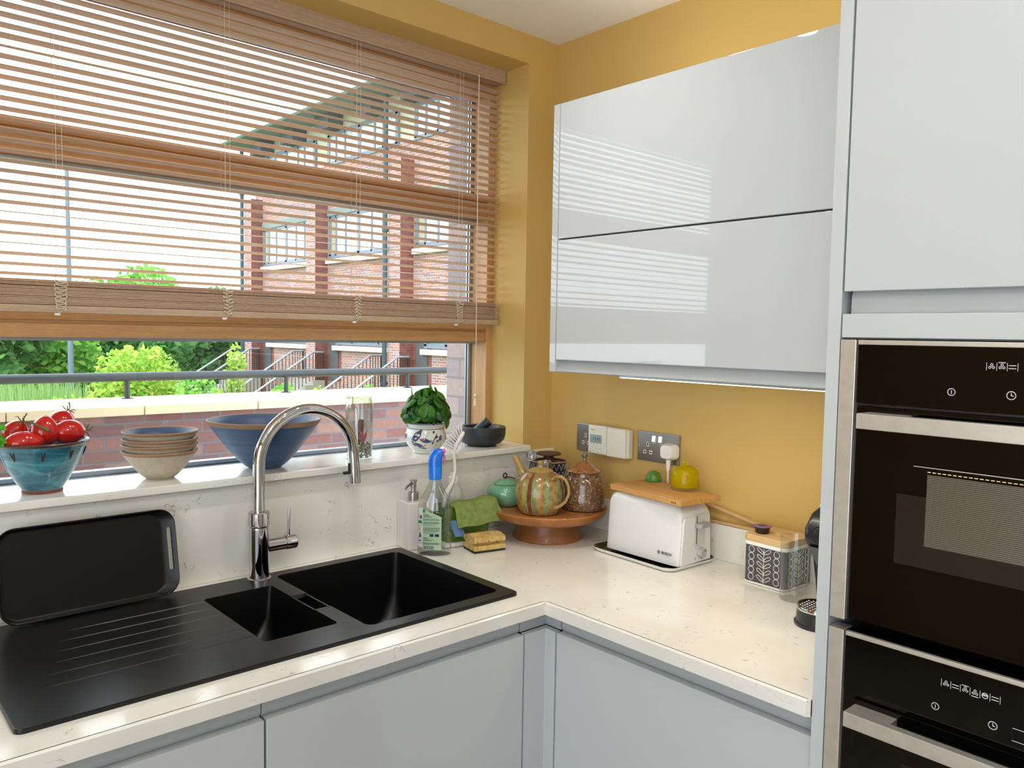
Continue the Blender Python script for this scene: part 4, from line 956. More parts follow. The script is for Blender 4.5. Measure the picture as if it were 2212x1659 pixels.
def lens(bm, prof, ctr, a, z, ln, w, ang, rad, n=10, off=.0005, tail=.0):
    """painted brush stroke on a turned surface"""
    top, bot = [], []
    for i in range(n+1):
        u = i/n; x = (u-.5)*ln; y = w*.5*math.sin(math.pi*u**(1+tail))
        for s, lst in ((1, top), (-1, bot)):
            X = x*math.cos(ang)-s*y*math.sin(ang); Y = x*math.sin(ang)+s*y*math.cos(ang); lst.append(lathe_pt(prof, ctr, a+X/rad, z+Y, off))
    V = [[bm.verts.new(p) for p in q] for q in (top, bot)]
    for i in range(n):
        q = [V[0][i], V[0][i+1], V[1][i+1], V[1][i]]
        bm.faces.new(q)
F0 = math.atan2(CPOS.y-c[1], CPOS.x-c[0])
bm = nb()
for a, z, l, w, an in ((-.42, .056, .040, .020, .9), (-.30, .067, .026, .008, .75), (-.52, .048, .026, .018, .3), (-.02, .042, .036, .013, -.25), (.18, .040, .022, .005, .15), (-.30, .026, .040, .012, -.5), (-.08, .019, .024, .004, -.1), (-.62, .032, .022, .010, -.9), (.78, .048, .020, .012, 1.2), (-1.3, .05, .03, .014, .6), (1.4, .04, .03, .014, .6)): lens(bm, PP, c, F0+a, z, l, w, an, .058)
obj('blue_brushwork', bm, mat('cobalt_brush_blue', (66, 74, 108), .2, coat=.4, var=.3, vs_=60), po, flip=False)
bm = nb()
for a, z, l, w, an in ((.48, .050, .034, .0035, 1.05), (.55, .052, .012, .007, .3), (.42, .066, .010, .007, .8), (.60, .040, .010, .006, .9), (.36, .035, .010, .005, .8)): lens(bm, PP, c, F0+a, z, l, w, an, .058)
for i in range(6): lens(bm, PP, c, F0+.02+.035*i, .051+.0032*i, .0022, .0018, .6, .058, 6)
obj('dark_brushwork', bm, mat('dark_olive_brush', (52, 56, 50), .25, coat=.4), po, flip=False)
bm = nb()
for a, z, l, w, an in ((-.22, .046, .012, .005, .2), (-.10, .045, .008, .004, 1.2), (-.02, .028, .010, .003, .1)): lens(bm, PP, c, F0+a, z, l, w, an, .058, off=.0008)
obj('rust_brushwork', bm, mat('rust_brush', (150, 92, 66), .3), po, flip=False)
bm = nb(); tube(bm, [(c[0]+.0543*math.cos(.13*i), c[1]+.0543*math.sin(.13*i), ZS+.0735) for i in range(48)], .0009, 5, closed=True); lathe(bm, [(.0603, .0872), (.0609, .0890), (.0595, .0905), (.0575, .0893)], 64, c); obj('blue_rim', bm, mat('grey_blue_rim', (70, 80, 104), .2, coat=.4), po)
bm = nb(); lathe(bm, [(0, .084), (.049, .0815), (.051, .078)], 32, c); obj('soil', bm, mat('potting_soil', (52, 40, 32), .95, var=.4, vs_=200, bump=.6), bs)
def basil_leaf(bm, p, out, ln, w, droop, nrm=(0, 0, 1)):
    out = Vector(out).normalized(); side = out.cross(Vector(nrm))
    side = side.normalized() if side.length > .1 else Vector((1, 0, 0))
    up = side.cross(out).normalized(); g = []
    n = 6
    for i in range(n+1):
        u = i/n; hw = w*.5*(math.sin(math.pi*min(u*.86+.10, 1))**.62); row = []
        bend = -droop*u*u*ln
        for k in (-1, -.55, 0, .55, 1):
            cup = .22*hw*(k*k)-.10*w*(1-abs(k))*0; blist = .10*w*(1-(2*abs(k)-1)**2)*math.sin(math.pi*u)
            row.append(bm.verts.new(Vector(p)+out*(u*ln)+side*(hw*k)+up*(blist-cup+bend)))
        g.append(row)
    for a, b in zip(g, g[1:]):
        for k in range(4): bm.faces.new((a[k], a[k+1], b[k+1], b[k]))
bm = nb(); st = nb(); rnd = random.Random(17); cc = Vector((c[0]+.002, c[1], ZS+.110))
for k in range(150):
    a = 2.399*k; zz = 1-1.25*(k+.5)/150; rr_ = math.sqrt(max(0, 1-zz*zz))
    d = Vector((math.cos(a)*rr_, math.sin(a)*rr_, zz))
    q = rnd.uniform(.55, 1.0)
    p = cc+Vector((d.x*.076*q, d.y*.066*q, d.z*.070*q+.012*(d.z > .5)))
    tg_ = Vector((d.x*.9, d.y*.9, -.45))+Vector((rnd.gauss(0, .55), rnd.gauss(0, .55), rnd.gauss(0, .35)))
    out = tg_-d*tg_.dot(d)*.75; nrm = (d+Vector((rnd.gauss(0, .3), rnd.gauss(0, .3), rnd.gauss(.25, .3)))).normalized()
    p = p-out.normalized()*.014
    ln = rnd.uniform(.026, .044)
    basil_leaf(bm, p, out, ln, ln*rnd.uniform(.62, .78), rnd.uniform(.1, .45), nrm)
    if k % 3 == 0: tube(st, [(c[0]+d.x*.02, c[1]+d.y*.02, ZS+.082), tuple(cc+Vector((d.x*.03, d.y*.03, d.z*.03))), tuple(p)], [.0013, .0011, .0007], 5)
for a, h in ((2.6, .158), (.4, .162), (4.4, .155)):
    p = Vector((c[0]+.028*math.cos(a)-.01, c[1]+.02*math.sin(a), ZS+h))
    basil_leaf(bm, p, (math.cos(a)*.5, math.sin(a)*.5, .9), .036, .017, -.3); tube(st, [(c[0], c[1], ZS+.1), tuple(p)], .001, 5)
def basil_mat():
    t = NT('basil_leaf'); g = t.new('ShaderNodeNewGeometry')
    col = t.ramp(g.outputs['Random Per Island'], [(0, lin((34, 78, 30))), (.6, lin((50, 108, 36))), (1, lin((86, 146, 48)))])
    t.bump(t.noise(140, 2), .25, .001); t.set(col, .32, 0, .45)
    tl = t.new('ShaderNodeBsdfTranslucent'); t.L(t.mix(.5, col, lin((120, 190, 40))), tl.inputs[0]); mx = t.new('ShaderNodeMixShader'); mx.inputs[0].default_value = .35
    t.L(t.p.outputs[0], mx.inputs[1]); t.L(tl.outputs[0], mx.inputs[2]); t.L(mx.outputs[0], t.out.inputs[0]); return t.m
obj('foliage', bm, basil_mat(), bs, smooth=60, flip=False); obj('stems', st, mat('green_stem', (92, 130, 58), .6), bs)
# mortar and pestle
M_granite = mat('black_granite', (42, 45, 50), .45, spec=.45, var=.35, vs_=400)
c = (-.2562, .0519, ZS)
bm = nb(); lathe(bm, [(0, .003), (.040, .003), (.041, 0), (.0445, 0), (.046, .003), (.062, .010), (.0722, .022), (.0758, .036), (.0764, .050), (.0757, .0585), (.0740, .0602), (.0572, .0602), (.0555, .0585), (.052, .040), (.038, .024), (.018, .018), (0, .017)], 72, c)
tag(obj('mortar', bm, M_granite), 'wide black granite mortar at the right end of the sill', 'mortar')
bm = nb(); a = Vector((c[0]-.018, c[1]+.012, ZS+.036)); b = Vector((c[0]+.0105, c[1]-.0205, ZS+.0790)); d = (b-a).normalized()
tube(bm, [a, a+d*.004, a+d*.012, a+d*.03, b-d*.004, b], [.010, .0150, .0165, .0150, .0150, .0138], 28)
tag(obj('pestle', bm, M_granite), 'short black granite pestle resting in the mortar', 'pestle')
# ------------------------------------------------------------------ around the sink
sd = thing('soap_dispenser', 'square white ceramic soap dispenser with a steel pump beside the sink', 'soap dispenser', (-.5905, -.0560, ZW), R(-7))
M_ceram = mat('white_ceramic', (226, 222, 216), .22, coat=.2, var=.02)
bm = nb(); box(bm, -.0330, .0330, -.0330, .0330, 0, .1330, .004, 3); obj('bottle', bm, M_ceram, sd, w=False)
bm = nb(); lathe(bm, [(.0145, .132), (.0148, .134), (.0148, .1535), (.0135, .1560), (.0068, .1565), (.0064, .168), (.0082, .1690), (.0082, .1860), (.0118, .1875), (.0118, .1890), (0, .1895)], 28); tube(bm, [(0, 0, .1815), (-.018, -.012, .1800), (-.030, -.020, .1760), (-.0370, -.0245, .1705)], [.0042, .0036, .0032, .0030], 10); obj('pump', bm, M_steel2, sd, w=False)

M_pet = glassy('clear_plastic', (.90, .92, .92), 2.4, 1.5, .03)
sp = thing('spray_bottle', 'clear plastic spray bottle with a bright blue trigger head and green back label', 'spray bottle', (-.5830, -.1470, ZW), FACE)
SB = [(0, .040, .024), (.003, .0445, .0275), (.012, .0462, .0285), (.030, .0460, .0285), (.060, .0452, .0280), (.100, .0458, .0282), (.124, .0455, .0280), (.138, .0440, .0275), (.152, .0390, .0262), (.168, .0300, .0225), (.185, .0215, .0180), (.200, .0155, .0155), (.206, .0152, .0152)]
def sbp(th, z, off=0, ex=2.6):
    for (z0, a0, b0), (z1, a1, b1) in zip(SB, SB[1:]):
        if z0 <= z <= z1: u = (z-z0)/(z1-z0); a = a0+(a1-a0)*u; b = b0+(b1-b0)*u; break
    e = ex if z < .15 else 2.0+(ex-2)*max(0, (.185-z)/.035)
    cx, sx = math.cos(th), math.sin(th)
    lean = 0
    return ((a+off)*math.copysign(abs(cx)**(2/e), cx)+lean, (b+off)*math.copysign(abs(sx)**(2/e), sx), z)
zz = [s[0] for s in SB]; zz = sorted(set(zz+[.020, .040, .050, .0515, .053, .068, .0695, .071, .086, .0875, .089, .104, .1055, .107, .143, .158, .175]))
bm = nb(); L = []
for z in zz:
    off = -.0011 if any(abs(z-q) < 1e-6 for q in (.0515, .0695, .0875, .1055)) else 0
    L.append([sbp(2*math.pi*i/56, z, off) for i in range(56)])
loft(bm, L, True, False); obj('bottle', bm, M_pet, sp, w=False)
def patch(t0, t1, z0, z1, off, n=10, m=8, slope=0):
    b = nb(); g = []
    for j in range(m+1):
        row = []
        for i in range(n+1):
            th = R(t0+(t1-t0)*i/n); zt_ = z1-slope*(i/n); row.append(b.verts.new(sbp(th, z0+(zt_-z0)*j/m, off)))
        g.append(row)
    for a, c_ in zip(g, g[1:]):
        for i in range(n): b.faces.new((a[i], a[i+1], c_[i+1], c_[i]))
    return b
M_lw = mat('white_label', (214, 214, 212), .5); M_lg = mat('pale_green_label', (170, 196, 164), .5); M_ink = mat('dark_label_ink', (92, 112, 104), .6); M_pur = mat('purple_label_ink', (70, 58, 122), .6); M_grn = mat('green_label_ink', (40, 132, 62), .6)
lw = obj('label', patch(205, 235, .024, .130, .0006, 6, 8), M_lw, sp, w=False); lg_ = obj('label', patch(235, 291, .018, .132, .0006, 12, 10, .026), M_lg, sp, w=False)
def lines(par, rows, m, nm):
    b = nb()
    for t0, t1, z0, z1 in rows:
        q = patch(t0, t1, z0, z1, .0010, 5, 1); tmp = bpy.data.meshes.new('q'); q.to_mesh(tmp); q.free(); b.from_mesh(tmp); bpy.data.meshes.remove(tmp)
    obj(nm, b, m, par, w=False, flip=False)
rnd = random.Random(2)
rows = []
for z, e in ((.1130, 258), (.1105, 262), (.1080, 266), (.1055, 268), (.1000, 283), (.0975, 286), (.0925, 284), (.0900, 287), (.0875, 283), (.0830, 275), (.0770, 286), (.0745, 287), (.0720, 284), (.0690, 286), (.0665, 281), (.0620, 276), (.0500, 256), (.0478, 262), (.0440, 272), (.0420, 268), (.0362, 280), (.0340, 286), (.0320, 284)): rows.append((239, e-rnd.uniform(0, 2), z, z+.0012))
lines(lg_, rows, M_ink, 'small_print')
lines(lg_, [(241+1.9*i, 241+1.9*i+(1.2 if i % 3 else .6), .0195, .0285) for i in range(16)], M_pur, 'barcode')
lines(lg_, [(262, 270, .0535, .0605), (272, 283, .0535, .0605)], mat('navy_pictogram', (30, 28, 84), .6), 'pictograms')
lines(lg_, [(236, 246, .1185, .1275)], M_grn, 'green_mark')
lines(lw, [(208, 220, .1120, .1130), (208, 221, .1085, .1093), (209, 220, .1055, .1063), (208, 219, .1025, .1033), (222, 232, .1010, .1100), (209, 232, .0822, .0828), (209, 231, .0800, .0806), (214, 228, .0500, .0580), (217, 225, .0580, .0640), (208, 233, .0455, .0461), (212, 228, .0400, .0430), (208, 233, .0350, .0356)], M_pur, 'side_print')
lines(lw, [(209, 232, .0880, .0960)], M_grn, 'green_panel'); lines(lw, [(216, 224, .0685, .0755)], mat('orange_mark', (214, 140, 50), .6), 'orange_mark')
M_blue = mat('bright_blue_plastic', (0, 108, 226), .22, coat=.3, var=.04)
bm = nb(); lathe(bm, [(0, .205), (.0165, .2045), (.0178, .206), (.0182, .236), (.0172, .240), (0, .241)], 36); hd = obj('collar', bm, mat('translucent_blue_collar', (0, 122, 232), .2, coat=.3), sp, w=False)
bm = nb(); L = []
side = [(-.0185, .2385, .0175), (-.0195, .2560, .0168), (-.0150, .2745, .0155), (-.0045, .2855, .0140), (.0080, .2890, .0120), (.0180, .2860, .0105), (.0210, .2800, .0100)]
bot = [(.0180, .2385), (.0178, .2420), (.0180, .2480), (.0186, .2560), (.0194, .2650), (.0204, .2720), (.0212, .2770)]
for (x0, z0, w0), (x1, z1) in zip(side, bot):
    mx_, mz = (x0+x1)/2, (z0+z1)/2; hx, hz = (x1-x0)/2, (z1-z0)/2
    L.append([(mx_+hx*math.cos(2*math.pi*i/28), w0*math.sin(2*math.pi*i/28), mz+hz*math.cos(2*math.pi*i/28)) for i in range(28)])
loft(bm, L); obj('spray_head', bm, M_blue, sp, w=False)
bm = nb(); tube(bm, [(.0185, .006, .276), (.0235, .008, .266), (.0235, .009, .254), (.0205, .008, .243)], [.004, .0035, .003, .002], 10); lathe(bm, [(0, -.004), (.006, -.004), (.006, .006), (0, .006)], 16, Mx=Matrix.Translation((.0205, .004, .281)) @ Matrix.Rotation(R(80), 4, 'Y')); obj('trigger', bm, mat('translucent_pink_trigger', (196, 120, 168), .3), sp, w=False)
bm = nb(); tube(bm, [(.001, 0, .206), (-.001, 0, .170), (-.006, 0, .125), (-.010, 0, .060), (-.012, 0, .012)], .0023, 10); obj('dip_tube', bm, mat('milky_tube', (214, 224, 232), .4), sp, w=False)

# white caddy holding the cleaning things
M_green = mat('green_caddy_plastic', (94, 128, 42), .35, var=.05); M_cloth = mat('green_microfibre', (126, 142, 80), .95, spec=.1, var=.18, vs_=60, bump=.7, bs=900)
cd = thing('sink_caddy', 'green plastic sink caddy on a low white tray behind the sink corner', 'caddy', (-.432, -.095, ZW), R(-8))
bm = nb(); box(bm, -.098, .066, -.050, .047, .001, .014, .004, 2); obj('tray', bm, M_white, cd, w=False)
bm = nb(); L = []
for z, i, r in ((.0145, .004, .010), (.110, 0, .012), (.1105, .003, .010), (.018, .007, .008)): L.append([(x-.016, y, z) for x, y in rrect(.148-2*i, .088-2*i, r, 4)])
loft(bm, L, True, True); obj('tub', bm, M_green, cd, w=False)
cl = nb(); n, m = 22, 20; g = []
# cloth folded over the front edge of the caddy
for i in range(n+1):
    u = i/n; x = -.070+.142*u; row = []
    for j in range(m+1):
        v = j/m; s = -.045+.105*v
        if s < 0: y, z = -.0465-s*.75, .1125+.010*math.sin(math.pi*u)*.5+.004*math.sin(u*9)
        else: q = s/.060; y, z = -.0520-.020*q-.004*math.sin(u*5+1), .1120-.052*q-.006*u+.002*math.sin(u*11)
        if 0 <= v*m-m*.43 < 1: z += .001
        z += .010*u
        row.append(cl.verts.new((x+.010*max(s, 0)/.06*(u-.1)*2, y, z)))
    g.append(row)
for a, b in zip(g, g[1:]):
    for j in range(m): cl.faces.new((a[j], a[j+1], b[j+1], b[j]))
bmesh.ops.transform(cl, matrix=wm(cd), verts=cl.verts)
co = obj('dish_cloth', cl, M_cloth, smooth=80); so_ = co.modifiers.new('thick', 'SOLIDIFY'); so_.thickness = .0045; so_.offset = 1
tag(co, 'green microfibre cloth draped over the front of the sink caddy', 'cloth')
bm = nb(); 
L = [[(x, y, z) for x, y in ((-.088+dx, -.060), (-.072+dx, -.068), (-.056+dx, -.062), (-.070+dx, -.055))] for z, dx in ((.080, 0), (.062, .004), (.046, .012), (.034, .018))]
loft(bm, L); bmesh.ops.transform(bm, matrix=wm(cd), verts=bm.verts)
tag(obj('blue_cloth', bm, mat('pale_blue_cloth', (108, 142, 190), .95, spec=.1, var=.15, vs_=80)), 'corner of a pale blue cloth hanging beside the green cloth', 'cloth')
wl = thing('washing_up_bottle', 'clear washing up liquid bottle with a white cap standing in the caddy', 'bottle', (-.4640, -.0730, ZW+.0195), FACE)
M_milk = glassy('hazy_clear_plastic', (.86, .88, .86), 1.4, 1.5, .05)
def hazy():
    t = NT('hazy_bottle_plastic'); tr = t.new('ShaderNodeBsdfTransparent'); tr.inputs[0].default_value = (.95, .96, .94, 1); t.set(lin((206, 208, 200)), .15, 0, .6, .4); mx = t.new('ShaderNodeMixShader'); mx.inputs[0].default_value = .55
    t.L(tr.outputs[0], mx.inputs[1]); t.L(t.p.outputs[0], mx.inputs[2]); t.L(mx.outputs[0], t.out.inputs[0]); return t.m
bm = nb(); lathe(bm, [(0, 0), (.026, 0), (.029, .004), (.029, .085), (.0275, .096), (.0255, .102), (.0270, .108), (.0275, .118), (.0250, .132), (.0170, .146), (.0125, .152)], 40, sy=.8); obj('bottle', bm, hazy(), wl, w=False)
bm = nb(); lathe(bm, [(0, .150), (.0135, .150), (.0140, .152), (.0140, .168), (.0120, .170), (.0095, .1705), (.0095, .1790), (.0085, .180), (0, .180)], 32); obj('cap', bm, M_white, wl, w=False)
bu = thing('dish_brush', 'white dish brush standing head up in the sink caddy', 'brush', (-.4880, -.0820, ZW+.0195), FACE)
hp = [(-.012, 0, .040), (-.012, 0, .090), (-.004, 0, .128), (.012, -.002, .158), (.0185, -.002, .190), (.0170, -.002, .220), (.0155, -.002, .242), (.0210, -.002, .262), (.0300, -.002, .280), (.0390, -.002, .296), (.0430, -.002, .302)]
bm = nb(); tube(bm, hp, [.010, .0120, .0130, .0110, .0085, .0075, .0080, .0105, .0120, .0105, .0060], 14, flat=.6); obj('handle', bm, M_white, bu, w=False)
bm = nb(); rnd = random.Random(6)
for i in range(9):
    for j in range(6):
        u = i/8; b = Vector((.0115+.0255*u, -.011+.004*j, .250+.0450*u)); d = Vector((-.86+.75*u*u, 0, .42+.55*u)).normalized()
        for k in range(3): tube(bm, [b, b+d*.029+Vector((rnd.gauss(0, .0016), rnd.gauss(0, .0016), rnd.gauss(0, .0016)))], [.0010, .0009], 4)
obj('bristles', bm, mat('white_bristles', (232, 228, 226), .5), bu, w=False)
bm = nb(); tube(bm, [(.041, -.002, .2985), (.050, -.004, .3060)], [.0042, .0030], 10); obj('scraper_tip', bm, mat('brown_scraper', (92, 78, 72), .5), bu, w=False)
ss = thing('sponge', 'yellow grooved sponge scourer lying in front of the caddy', 'sponge', (-.4470, -.1960, ZW), R(-13))
bm = nb(); pf = [(-.0350, .0065), (.0350, .0065), (.0350, .0185), (.0230, .0200), (.0230, .0255), (.0350, .0285), (.0350, .0390), (.0300, .0415), (0, .0470), (-.0300, .0415), (-.0350, .0390), (-.0350, .0285), (-.0230, .0255), (-.0230, .0200), (-.0350, .0185)]
loft(bm, [[(x, y, z) for y, z in pf] for x in (-.0480, -.046, .046, .0480)]); es = [e for e in bm.edges if e.is_manifold and e.calc_face_angle(0) > .5]
bmesh.ops.bevel(bm, geom=es, offset=.0025, segments=2, profile=.5, affect='EDGES')
obj('foam', bm, glaze('yellow_sponge', [(.3, (182, 150, 90)), (.6, (208, 178, 116)), (.8, (192, 160, 98))], .95, (30, 30, 30), .6, .1, 0, (120, (150, 112, 56))), ss, w=False)
bm = nb(); box(bm, -.0480, .0480, -.0355, .0355, .0005, .0066, .001); obj('scourer', bm, mat('dark_scourer', (44, 44, 40), .95), ss, w=False)

# ------------------------------------------------------------------ wooden cake stand and the things on it
CS = (-.2077, -.2031, ZW); ZT = 1.0
M_oak = wood('honey_wood', (150, 92, 46), (186, 124, 66), 'x', .6, .35, .15)
st = thing('cake_stand', 'round honey coloured wooden pedestal stand carrying the tea things', 'stand', CS)
bm = nb(); lathe(bm, [(0, 0), (.1020, 0), (.1040, .002), (.1040, .006), (.0990, .014), (.0930, .030), (.0895, .058), (0, .058)], 96, CS); obj('pedestal', bm, wood('darker_honey_wood', (128, 76, 42), (164, 104, 58), 'x', .5, .4, .1), st)
bm = nb(); lathe(bm, [(0, .058), (.118, .058), (.145, .0600), (.163, .0680), (.1735, .0800), (.1755, .0890), (.1735, .0925), (.1700, .0925), (.1680, .0905), (.1660, .0900), (0, .0900)], 128, CS); obj('top', bm, M_oak, st)
# celadon jar
c = (-.2913, -.1092, ZT)
gj = thing('celadon_jar', 'squat pale green glazed lidded jar with a knotted cord knob', 'jar', c)
M_cel = glaze('celadon_glaze', [(.3, (96, 150, 118)), (.6, (118, 172, 138)), (.8, (106, 160, 128))], .1, (10, 10, 10), .3, .55, .6)
bm = nb(); lathe(bm, [(0, .001), (.036, 0), (.038, .001), (.0475, .010), (.0560, .024), (.0582, .038), (.0560, .050), (.0490, .059), (.0400, .0632), (.0370, .0632), (.0365, .060)], 64, c); obj('body', bm, M_cel, gj)
bm = nb(); lathe(bm, [(.0378, .0636), (.0390, .0655), (.0360, .0690), (.0250, .0755), (.0110, .0795), (0, .0800)], 56, c); obj('lid', bm, M_cel, gj)
bm = nb(); tube(bm, [(c[0]-.004+.007*math.cos(a), c[1]+.002, c[2]+.0880+.0065*math.sin(a)) for a in [2*math.pi*i/20 for i in range(20)]], .0021, 8, closed=True); tube(bm, [(c[0]-.004, c[1], c[2]+.0795), (c[0]+.004, c[1]-.004, c[2]+.0835), (c[0]+.014, c[1]-.011, c[2]+.0815), (c[0]+.022, c[1]-.016, c[2]+.0775)], [.002, .0022, .002, .0016], 8); obj('cord_knob', bm, mat('dark_brown_cord', (62, 46, 40), .7), gj)
# teapot
c = (-.2829, -.2457, ZT)
tpz = thing('teapot', 'stoneware teapot with brown and green painted stripes at the front of the wooden stand', 'teapot', c, FACE)
def stripe_mat():
    t = NT('striped_stoneware'); g = t.new('ShaderNodeTexGradient', gradient_type='RADIAL'); mp = t.new('ShaderNodeMapping'); mp.inputs['Rotation'].default_value = (0, 0, 0)
    nz = t.new('ShaderNodeTexNoise'); nz.inputs['Scale'].default_value = 25; t.L(t.tc(), nz.inputs['Vector'])
    sc_ = t.new('ShaderNodeVectorMath', operation='SCALE'); t.L(nz.outputs['Color'], sc_.inputs[0]); sc_.inputs['Scale'].default_value = .006
    ad = t.new('ShaderNodeVectorMath', operation='ADD'); t.L(t.tc(), ad.inputs[0]); t.L(sc_.outputs[0], ad.inputs[1]); t.L(ad.outputs[0], g.inputs[0])
    och, grn, brn, sag = lin((166, 124, 62)), lin((136, 142, 92)), lin((112, 62, 38)), lin((158, 150, 92))
    st_ = [(0, och), (.02, sag), (.07, och), (.11, sag), (.16, brn), (.19, grn), (.235, och), (.275, grn), (.33, och), (.36, grn), (.42, brn), (.45, sag), (.5, och), (.56, grn), (.62, brn), (.66, och), (.72, sag), (.78, grn), (.84, och), (.9, grn), (.95, brn)]
    col = t.ramp(g.outputs[1] if len(g.outputs) > 1 else g.outputs[0], [((p), cc_) for p, cc_ in st_], 'CONSTANT')
    sp_ = t.new('ShaderNodeSeparateXYZ'); t.L(t.tc(), sp_.inputs[0])
    band = t.ramp(t.math('ADD', t.math('MULTIPLY', sp_.outputs[2], 6.5), t.math('MULTIPLY', t.noise(30, 3), .25)), [(.16, (1, 1, 1, 1)), (.24, (0, 0, 0, 1)), (.72, (0, 0, 0, 1)), (.80, (1, 1, 1, 1))])
    col = t.mix(t.math('MULTIPLY', band, .55), col, lin((140, 88, 46)))
    col = t.mix(t.math('MULTIPLY', t.ramp(t.noise(70, 4), [(.52, (0, 0, 0, 1)), (.62, (1, 1, 1, 1))]), .45), col, lin((98, 58, 36)))
    return t.set(col, .22, 0, .5, .35)
M_tea = stripe_mat()
M_tea2 = glaze('ochre_stoneware', [(.3, (120, 84, 44)), (.5, (164, 140, 84)), (.7, (150, 112, 58))], .25, (25, 25, 25), .8, .5, .3)
bm = nb(); lathe(bm, [(0, .001), (.050, 0), (.0555, .002), (.0610, .012), (.0690, .032), (.0722, .050), (.0712, .070), (.0655, .092), (.0560, .107), (.0440, .1160), (.0350, .1195), (.0335, .1185)], 72); obj('body', bm, M_tea, tpz, w=False)
bm = nb(); lathe(bm, [(.0365, .1190), (.0370, .1212), (.0330, .1240), (.0200, .1290), (.0085, .1320), (.0065, .1370), (.0092, .1420), (.0085, .1465), (.0040, .1495), (0, .1500)], 48); obj('lid', bm, M_tea2, tpz, w=False)
bm = nb(); tube(bm, [(-.040, .030, .090), (-.050, .040, .104), (-.058, .046, .120), (-.068, .053, .142), (-.0735, .057, .1515)], [.0180, .0150, .0120, .0100, .0105], 20, caps=False); tube(bm, [(-.0735, .057, .1515), (-.068, .053, .142), (-.058, .046, .120)], [.0090, .0085, .0090], 16, caps=False); obj('spout', bm, M_tea2, tpz, w=False)
bm = nb(); tube(bm, [(.033, -.046, .104), (.044, -.054, .113), (.056, -.058, .1145), (.068, -.060, .106), (.0765, -.062, .088), (.0775, -.062, .066), (.070, -.060, .046), (.056, -.056, .032), (.044, -.052, .026), (.036, -.048, .025)], [.0075, .0080, .0078, .0075, .0072, .0070, .0070, .0070, .0072, .0060], 16, flat=.62); obj('handle', bm, M_tea2, tpz, w=False)
# brown salt-glazed jar
c = (-.1455, -.2889, ZT)
bj = thing('lidded_jar', 'speckled brown glazed stoneware jar with a pointed lid, right on the wooden stand', 'jar', c)
M_salt = glaze('salt_glaze', [(.3, (70, 46, 30)), (.5, (110, 78, 54)), (.7, (150, 122, 96))], .16, (130, 130, 130), .4, .6, .5, (260, (186, 170, 150)))
M_salt2 = glaze('orange_salt_glaze', [(.3, (128, 78, 42)), (.6, (158, 108, 66)), (.8, (120, 84, 58))], .18, (60, 60, 60), .4, .6, .5, (240, (176, 158, 138)))
bm = nb(); lathe(bm, [(0, .001), (.055, 0), (.0600, .003), (.0626, .015), (.0630, .035), (.0605, .062), (.0555, .085), (.0515, .095), (.0480, .0985), (.0450, .0990), (.0440, .1040), (.0440, .108), (.040, .108)], 72, c); obj('body', bm, M_salt, bj)
bm = nb(); lathe(bm, [(.0440, .1080), (.0500, .1105), (.0520, .1130), (.0505, .1155), (.0400, .1230), (.0250, .1310), (.0125, .1390), (.0085, .1440)], 64, c); ld = obj('lid', bm, M_salt2, bj)
bm = nb(); lathe(bm, [(.0085, .1440), (.0062, .1490), (.0068, .1525), (.0092, .1565), (.0095, .1610), (.0075, .1650), (.0030, .1662), (0, .1655)], 32, c); obj('knob', bm, mat('dark_grey_glaze', (92, 88, 84), .12, spec=.6, coat=.6, var=.2), ld)
# tall patterned canister with a wooden lid, steel canister, scoop
c = (-.1270, -.1200, ZT)
pc = thing('patterned_canister', 'navy patterned canister with a dark wooden mushroom knob lid, rearmost on the stand', 'canister', c)
M_navy = mat('navy_ceramic', (34, 36, 62), .3, coat=.2); M_dkw = wood('dark_brown_wood', (70, 44, 38), (98, 66, 56), 'x', 1, .5)
bm = nb(); lathe(bm, [(0, 0), (.054, 0), (.056, .002), (.0560, .118), (.0530, .118), (.0530, .108), (0, .108)], 64, c); cbd = obj('body', bm, M_navy, pc)
bm = nb(); lathe(bm, [(.0564, .1175), (.0566, .1200), (.0548, .1215), (.0530, .1200), (.0530, .1175)], 64, c); obj('rim', bm, mat('bare_clay_rim', (168, 140, 112), .6), cbd)
bm = nb()
for k in range(20):
    a = 2*math.pi*k/20
    for z0 in (.02, .045, .07, .095):
        for s in (-1, 1): tube(bm, [(c[0]+.0562*math.cos(a+s*.157*u), c[1]+.0562*math.sin(a+s*.157*u), c[2]+z0+.020*u) for u in (0, .5, 1)], .0006, 4)
obj('line_pattern', bm, mat('white_line_glaze', (214, 212, 210), .4), cbd)
bm = nb(); lathe(bm, [(0, .1085), (.0525, .1085), (.0525, .1150), (.018, .1155), (.0165, .118), (.0160, .134), (.0170, .1365), (.0360, .1375), (.0390, .1390), (.0390, .1425), (.0370, .1440), (0, .1445)], 56, c); obj('lid', bm, M_dkw, pc)
c = (-.2010, -.1640, ZT); c = (-.1905, -.1720, ZT)
bm = nb(); lathe(bm, [(0, 0), (.0185, 0), (.0195, .0012), (.0195, .108), (.0188, .1085), (.0188, .1095), (.0197, .1100), (.0197, .1285), (.0185, .1300), (.0165, .1298), (.0160, .1280), (0, .1280)], 40, c)
tag(obj('steel_canister', bm, M_steel2), 'small cylindrical brushed steel canister between the teapot and the brown jar', 'canister')
sg = thing('tea_scoop', 'small steel scoop with a bowl shaped head standing behind the teapot', 'scoop', (-.245, -.145, ZT))
bm = nb(); Mx = Matrix.Translation((-.2415, -.1640, ZT+.1480)) @ (Vector((-.62, -.66, .42)).normalized()).to_track_quat('Z', 'Y').to_matrix().to_4x4()
